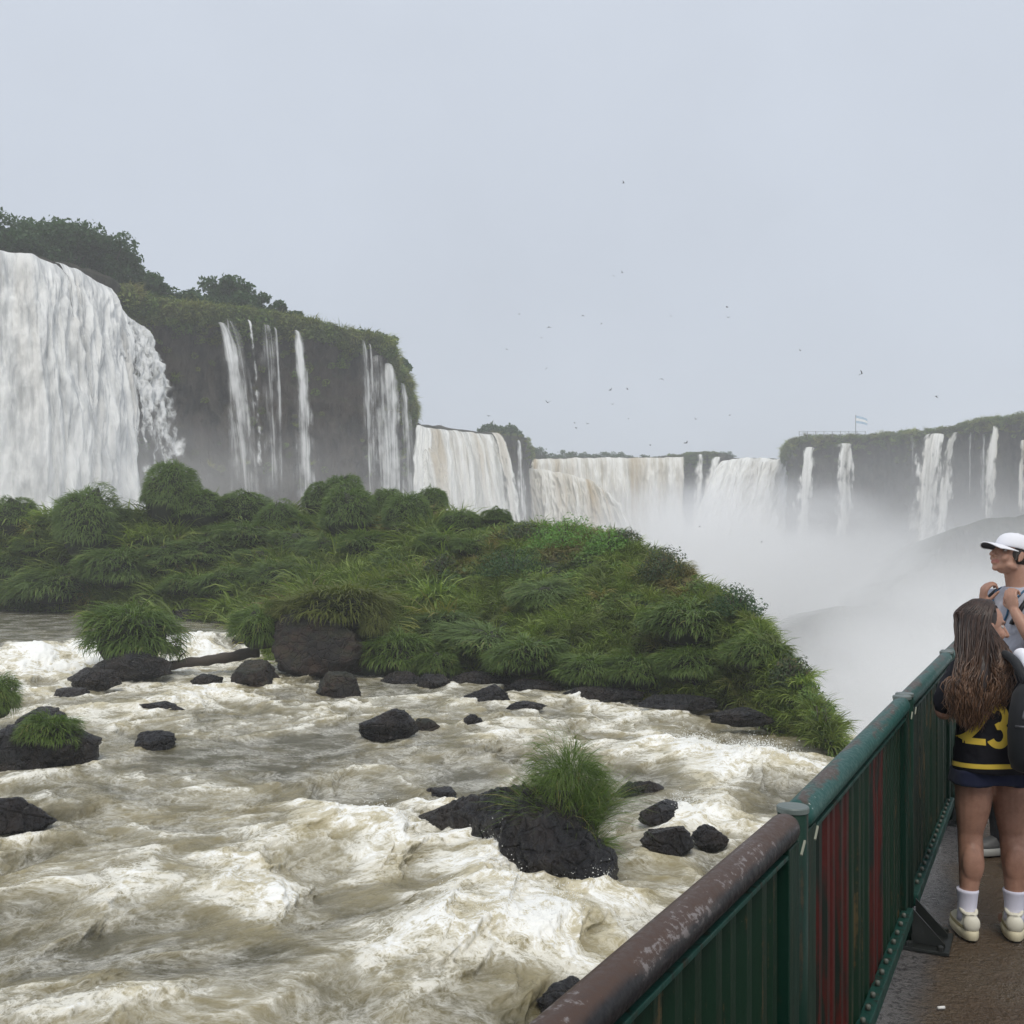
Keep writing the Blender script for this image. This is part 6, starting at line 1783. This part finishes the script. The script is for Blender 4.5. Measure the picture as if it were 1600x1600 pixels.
def build_man():
    root = empty('person', (2.86, 5.80, 0.0), (0, 0, R(106)))
    tag(root, 'smiling man in white cap and grey shirt gazing up, hands raised to his chest', 'person')
    skin = m_skin('man_skin', (0.33, 0.175, 0.12), (0.40, 0.23, 0.165))
    hM = Matrix.Translation((.0, .045, 1.728)) @ Matrix.Rotation(R(-4), 4, 'Z') @ Matrix.Rotation(R(17), 4, 'X')
    mb = MB()
    torso(mb, [(.86, .165, .115, 0, 0), (1.0, .160, .115, 0, 0), (1.15, .150, .105, 0, .005), (1.32, .175, .12, 0, .0), (1.44, .185, .105, 0, -.005), (1.50, .14, .075, 0, -.01), (1.54, .065, .06, 0, -.01)])
    limb(mb, [(0, -.015, 1.50), (0, .0, 1.57), (0, .018, 1.65)], [.070, .060, .058])
    head(mb, hM, 1.03, smile=1.0)
    for s in (-1, 1):
        limb(mb, [(s * .095, 0, .90), (s * .10, .01, .70), (s * .105, .015, .50), (s * .108, -.005, .36), (s * .11, -.015, .10)], [.095, .08, .06, .056, .04])
        limb(mb, [(s * .11, -.03, .05), (s * .115, .06, .045), (s * .12, .13, .04)], [.04, .042, .03])
    # arms folded up: hands at the chest gripping the pack straps
    limb(mb, [(-.178, -.01, 1.452), (-.240, .01, 1.32), (-.245, .070, 1.205)], [.052, .048, .042])
    limb(mb, [(-.245, .070, 1.205), (-.215, .130, 1.31), (-.150, .150, 1.415)], [.042, .038, .027])
    hand(mb, (-.146, .152, 1.422), (.30, .05, 1), (.3, -1, .0), (1, .3, -.2), 1.15, .98)
    limb(mb, [(.178, -.01, 1.452), (.235, .03, 1.33), (.22, .12, 1.24)], [.052, .048, .042])
    limb(mb, [(.22, .12, 1.24), (.17, .175, 1.35), (.075, .175, 1.445)], [.042, .038, .027])
    hand(mb, (.070, .177, 1.452), (-.30, .05, 1), (-.3, -1, 0), (-1, .3, -.2), 1.15, .98)
    me = fuse(mb, .0056, 5); face_marks(me, hM, 1.03, 1.0)
    link('body', me, skin, root); eyes(root, hM, 1.03)
    mb = MB()
    torso(mb, [(.80, .195, .150, 0, 0), (.95, .19, .145, 0, 0), (1.15, .178, .132, 0, .005), (1.32, .192, .138, 0, .004), (1.43, .20, .122, 0, -.004), (1.49, .165, .095, 0, -.01), (1.53, .095, .076, 0, -.008), (1.545, .078, .068, 0, -.006)])
    for s in (-1, 1): limb(mb, [(s * .172, -.008, 1.452), (s * .232, .004, 1.35), (s * .250, .028, 1.265)], [.077, .076, .070], 20)
    sm = fuse(mb, .0075, 8, 'shirt'); wrinkle(sm, .013, 7, 9, 9.0)
    grey = m_cloth('grey_shirt', (0.34, 0.345, 0.40), (0.43, 0.435, 0.49)); sh = link('shirt', sm, grey, root)
    bv = bvh_of(sm)
    def drape(path, lift):
        out = []
        for p in path:
            h = bv.find_nearest(Vector(p)); out.append(h[0] + h[1] * lift)
        return np.array([tuple(v) for v in out])
    ts = np.linspace(0, 1, 22)
    blue = m_plain('blue_cord', (0.03, 0.11, 0.20), 0.6); dark = m_plain('black_strap', (0.010, 0.010, 0.012), 0.6)
    for s in (-1, 1):
        P = drape([(s * .082 * math.sin(min(1, t * 1.25) * math.pi * .72 + .25), -.085 + .21 * t, 1.565 - .24 * t ** 1.6) for t in ts], .006)
        link('lanyard', MB().tube(P, .0055, 8).mesh('lanyard', True), blue, root)
        P = drape([(s * (.135 - .01 * t), -.13 + .30 * t, 1.50 - .28 * abs(t - .35) ** 1.3) for t in ts], .008)
        link('strap', MB().tube(P, .013, 8).mesh('strap', True), dark, root)
    P = drape([(-.24, -.07, 1.36), (-.235, -.02, 1.39), (-.22, .03, 1.40)], .003); link('shirt_stripe', MB().tube(P, .006, 6).mesh('shirt_stripe', True), dark, sh)
    mb = MB()
    torso(mb, [(.82, .19, .146, 0, 0), (.98, .185, .142, 0, 0)])
    for s in (-1, 1): mb.loft([sect(z, r, r * 1.08, s * x, y, 24) for z, r, x, y in ((.06, .068, .112, -.012), (.3, .075, .109, -.004), (.5, .082, .106, .012), (.7, .098, .10, .01), (.9, .105, .092, 0))])
    tm = fuse(mb, .008, 5, 'trousers'); wrinkle(tm, .010, 6, 9, 4.0); link('trousers', tm, m_cloth('dark_trousers', (0.02, 0.021, 0.025)), root)
    w = (m_plain('shoe_grey', (0.1, 0.1, 0.1), .6), m_plain('shoe_sole', (0.4, 0.4, 0.38), .6), m_plain('shoe_trim', (0.05, 0.05, 0.05), .6), m_plain('shoe_tread', (0.02, 0.02, 0.02), .7))
    for s in (-1, 1): shoe(root, 'shoe', (s * .114, .045, .003), 0, .28, w)
    # short dark hair under the cap
    H = np.array(hM)
    mb = MB(); ell(mb, (0, -.018, .012), (.0765, .098, .078), n=26)
    V = mb.V[0]; V[:, 1] = np.where((V[:, 1] > .03), .03 + (V[:, 1] - .03) * .15, V[:, 1]); V[:, 2] = np.maximum(V[:, 2], -.055)
    mb.V[0] = (V * 1.03) @ H[:3, :3].T + H[:3, 3]
    ha = m_plain('short_dark_hair', (0.014, 0.010, 0.008), 0.6, (0.03, 0.022, 0.018), 200, .6, .003); link('hair', mb.mesh('hair', True), ha, root)
    for s in (-1, 1):
        mb = MB(); ell(mb, (s * .070, .012, -.012), (.006, .011, .030), n=12); mb.V[0] = (mb.V[0] * 1.03) @ H[:3, :3].T + H[:3, 3]; link('sideburn', mb.mesh('sideburn', True), ha, root)
    # cap
    white = m_cloth('white_cap', (0.70, 0.70, 0.74), (0.80, 0.80, 0.84), 300); under = m_cloth('cap_underside', (0.03, 0.03, 0.04))
    c = empty('cap'); c.parent = root; c.matrix_local = hM @ Matrix.Translation((0, -.008, .040)) @ Matrix.Rotation(R(-2), 4, 'X') @ Matrix.Diagonal((1.05, 1.05, 1.05, 1))
    rings = []
    for a in np.linspace(0, math.pi / 2, 12)[:-1]:
        rings.append(sect(.083 * math.sin(a) ** .9 - .004, .083 * math.cos(a) ** .75, .103 * math.cos(a) ** .75, 0, -.006, 48, 2.1))
    for r_ in rings:
        th = np.arctan2(r_[:, 1], r_[:, 0]); r_[:, :2] *= (1 - .010 * np.abs(np.cos(th * 3)) ** 12)[:, None]
    rings.insert(0, rings[0] * np.array((.97, .97, 1)) + (0, 0, -.004))
    link('crown', MB().loft(rings).mesh('crown', True), white, c)
    mb = MB(); ell(mb, (0, -.006, .081), (.008, .008, .004), n=12); link('cap_button', mb.mesh('cap_button', True), white, c)
    V, Vb = [], []; n, m = 25, 9
    for j in range(m):
        for i in range(n):
            x = -.074 + .148 * i / (n - 1); e = math.sqrt(max(0, 1 - (x / .078) ** 2)); y0 = .104 * e * .97 - .010; y1 = .088 + .090 * e ** .7
            y = y0 + (y1 - y0) * j / (m - 1); V.append((x, y, -.002 - .020 * (x / .074) ** 2 - .010 * (j / (m - 1)) ** 1.5))
    V = np.array(V); bot = V - (0, 0, .005)
    link('brim', mesh_np('brim', V, [grid_faces(m, n)]), white, c)
    edge = list(range(0, n)) ; 
    mbb = MB().add(bot, grid_faces(m, n)[:, ::-1]); link('brim_underside', mbb.mesh('brim_underside', True), under, c)
    rimi = [j * n for j in range(m)] + [(m - 1) * n + i for i in range(1, n)] + [j * n + n - 1 for j in range(m - 2, -1, -1)]
    mbr = MB().tube((V[rimi] + bot[rimi]) / 2, .0032, 8); link('brim_edge', mbr.mesh('brim_edge', True), white, c)
    return root
build_man()

def build_pack():
    root = empty('backpack', (2.292, 4.395, 0.80), (0, 0, R(4)))
    tag(root, 'black backpack with grey zip piping hanging behind the girl at the right edge', 'backpack')
    m = m_cloth('pack_nylon', (0.012, 0.013, 0.015), (0.026, 0.028, 0.031), 400, .6); zipm = m_plain('zip_grey', (0.13, 0.13, 0.14), .5); wht = m_cloth('white_padding', (0.72, 0.72, 0.76)); logo = m_plain('white_logo', (0.8, 0.8, 0.8), .5)
    mb = MB().loft([sect(z, rx, ry, 0, cy, 40, 3.4) for z, rx, ry, cy in ((.0, .118, .055, 0), (.012, .138, .075, 0), (.06, .150, .088, -.004), (.16, .152, .090, -.004), (.26, .146, .084, 0), (.33, .128, .074, .006), (.375, .098, .058, .012), (.395, .055, .034, .016))])
    me = mb.mesh('pack_body', True); V = mverts(me); N = normals(me); setverts(me, V + N * (.007 * fbm(V[:, 0] * 16, V[:, 1] * 16, V[:, 2] * 12, 3))[:, None]); body = link('pack_body', me, m, root)
    mb = MB().loft([sect(z, rx, ry, 0, -.075, 32, 3.2) for z, rx, ry in ((.018, .105, .022), (.03, .118, .040), (.10, .122, .046), (.16, .116, .040), (.18, .095, .022))]); pk = link('front_pocket', mb.mesh('front_pocket', True), m, root)
    bv = bvh_of(me); bp = bvh_of(pk.data)
    P = []
    for a in np.linspace(math.pi, 0, 30):
        x, z = .136 * math.cos(a), .235 + .105 * math.sin(a)
        h = bv.ray_cast(Vector((x, -1, z)), Vector((0, 1, 0)), 3); P.append(tuple(h[0]) if h[0] is not None else (x, -.05, z))
    link('zip', MB().tube(np.array(P), .0045, 8).mesh('zip', True), zipm, root)
    P = []
    for x in np.linspace(-.15, .15, 26):
        z = .205 + .018 * math.cos(x * 12)
        h = bv.ray_cast(Vector((x, -1, z)), Vector((0, 1, 0)), 3); P.append(tuple(h[0] + Vector((0, -.001, 0))) if h[0] is not None else (x * .99, -.03, z))
    link('zip', MB().tube(np.array(P), .0055, 8).mesh('zip', True), zipm, root)
    g = [arc(.5, .5, .46, .5, 50, 330) + [(.92, .46), (.55, .46)]]
    gm = ribbon_on(bp, [[(x * .022, y * .028) for x, y in s] for s in g], lambda p: (-.098 + p[0], .108 + p[1]), .0065)
    link('logo', gm.mesh('logo', True), logo, root)
    P = np.array([(-.13, -.085, .055), (-.10, -.112, .070), (-.06, -.124, .060), (-.02, -.124, .072)]); link('pull_cord', MB().tube(P, .003, 6).mesh('pull_cord', True), zipm, root)
    # shoulder straps up over the girl's right shoulder, white padding on top
    P = np.array([(-.055, .03, .33), (-.085, .02, .40), (-.092, .09, .470), (-.085, .20, .485), (-.08, .33, .43), (-.085, .36, .30)]); 
    mbs = MB(); limb(mbs, P, [.020, .022, .020, .020, .018, .014], 12); link('strap', fuse(mbs, .007, 4, 'strap'), m, root)
    mbs = MB(); limb(mbs, [(-.030, .03, .37), (-.040, .03, .43), (-.036, .07, .475), (-.030, .14, .485)], [.030, .040, .040, .034], 16); limb(mbs, [(.030, .03, .37), (.030, .03, .43), (.030, .07, .475), (.030, .14, .485)], [.030, .040, .040, .034], 16); limb(mbs, [(-.036, .03, .43), (.030, .03, .43)], [.040, .040]); limb(mbs, [(-.036, .07, .472), (.030, .07, .472)], [.040, .040]); wp = link('strap_padding', fuse(mbs, .007, 4, 'strap_padding'), wht, root); wp['label'] = 'white padded strap pad'
    mb = MB().tube(np.array([(-.03, .03, .39), (-.028, .022, .425), (.0, .02, .44), (.028, .022, .425), (.03, .03, .39)]), .008, 8); link('grab_handle', mb.mesh('grab_handle', True), m, root)
build_pack()
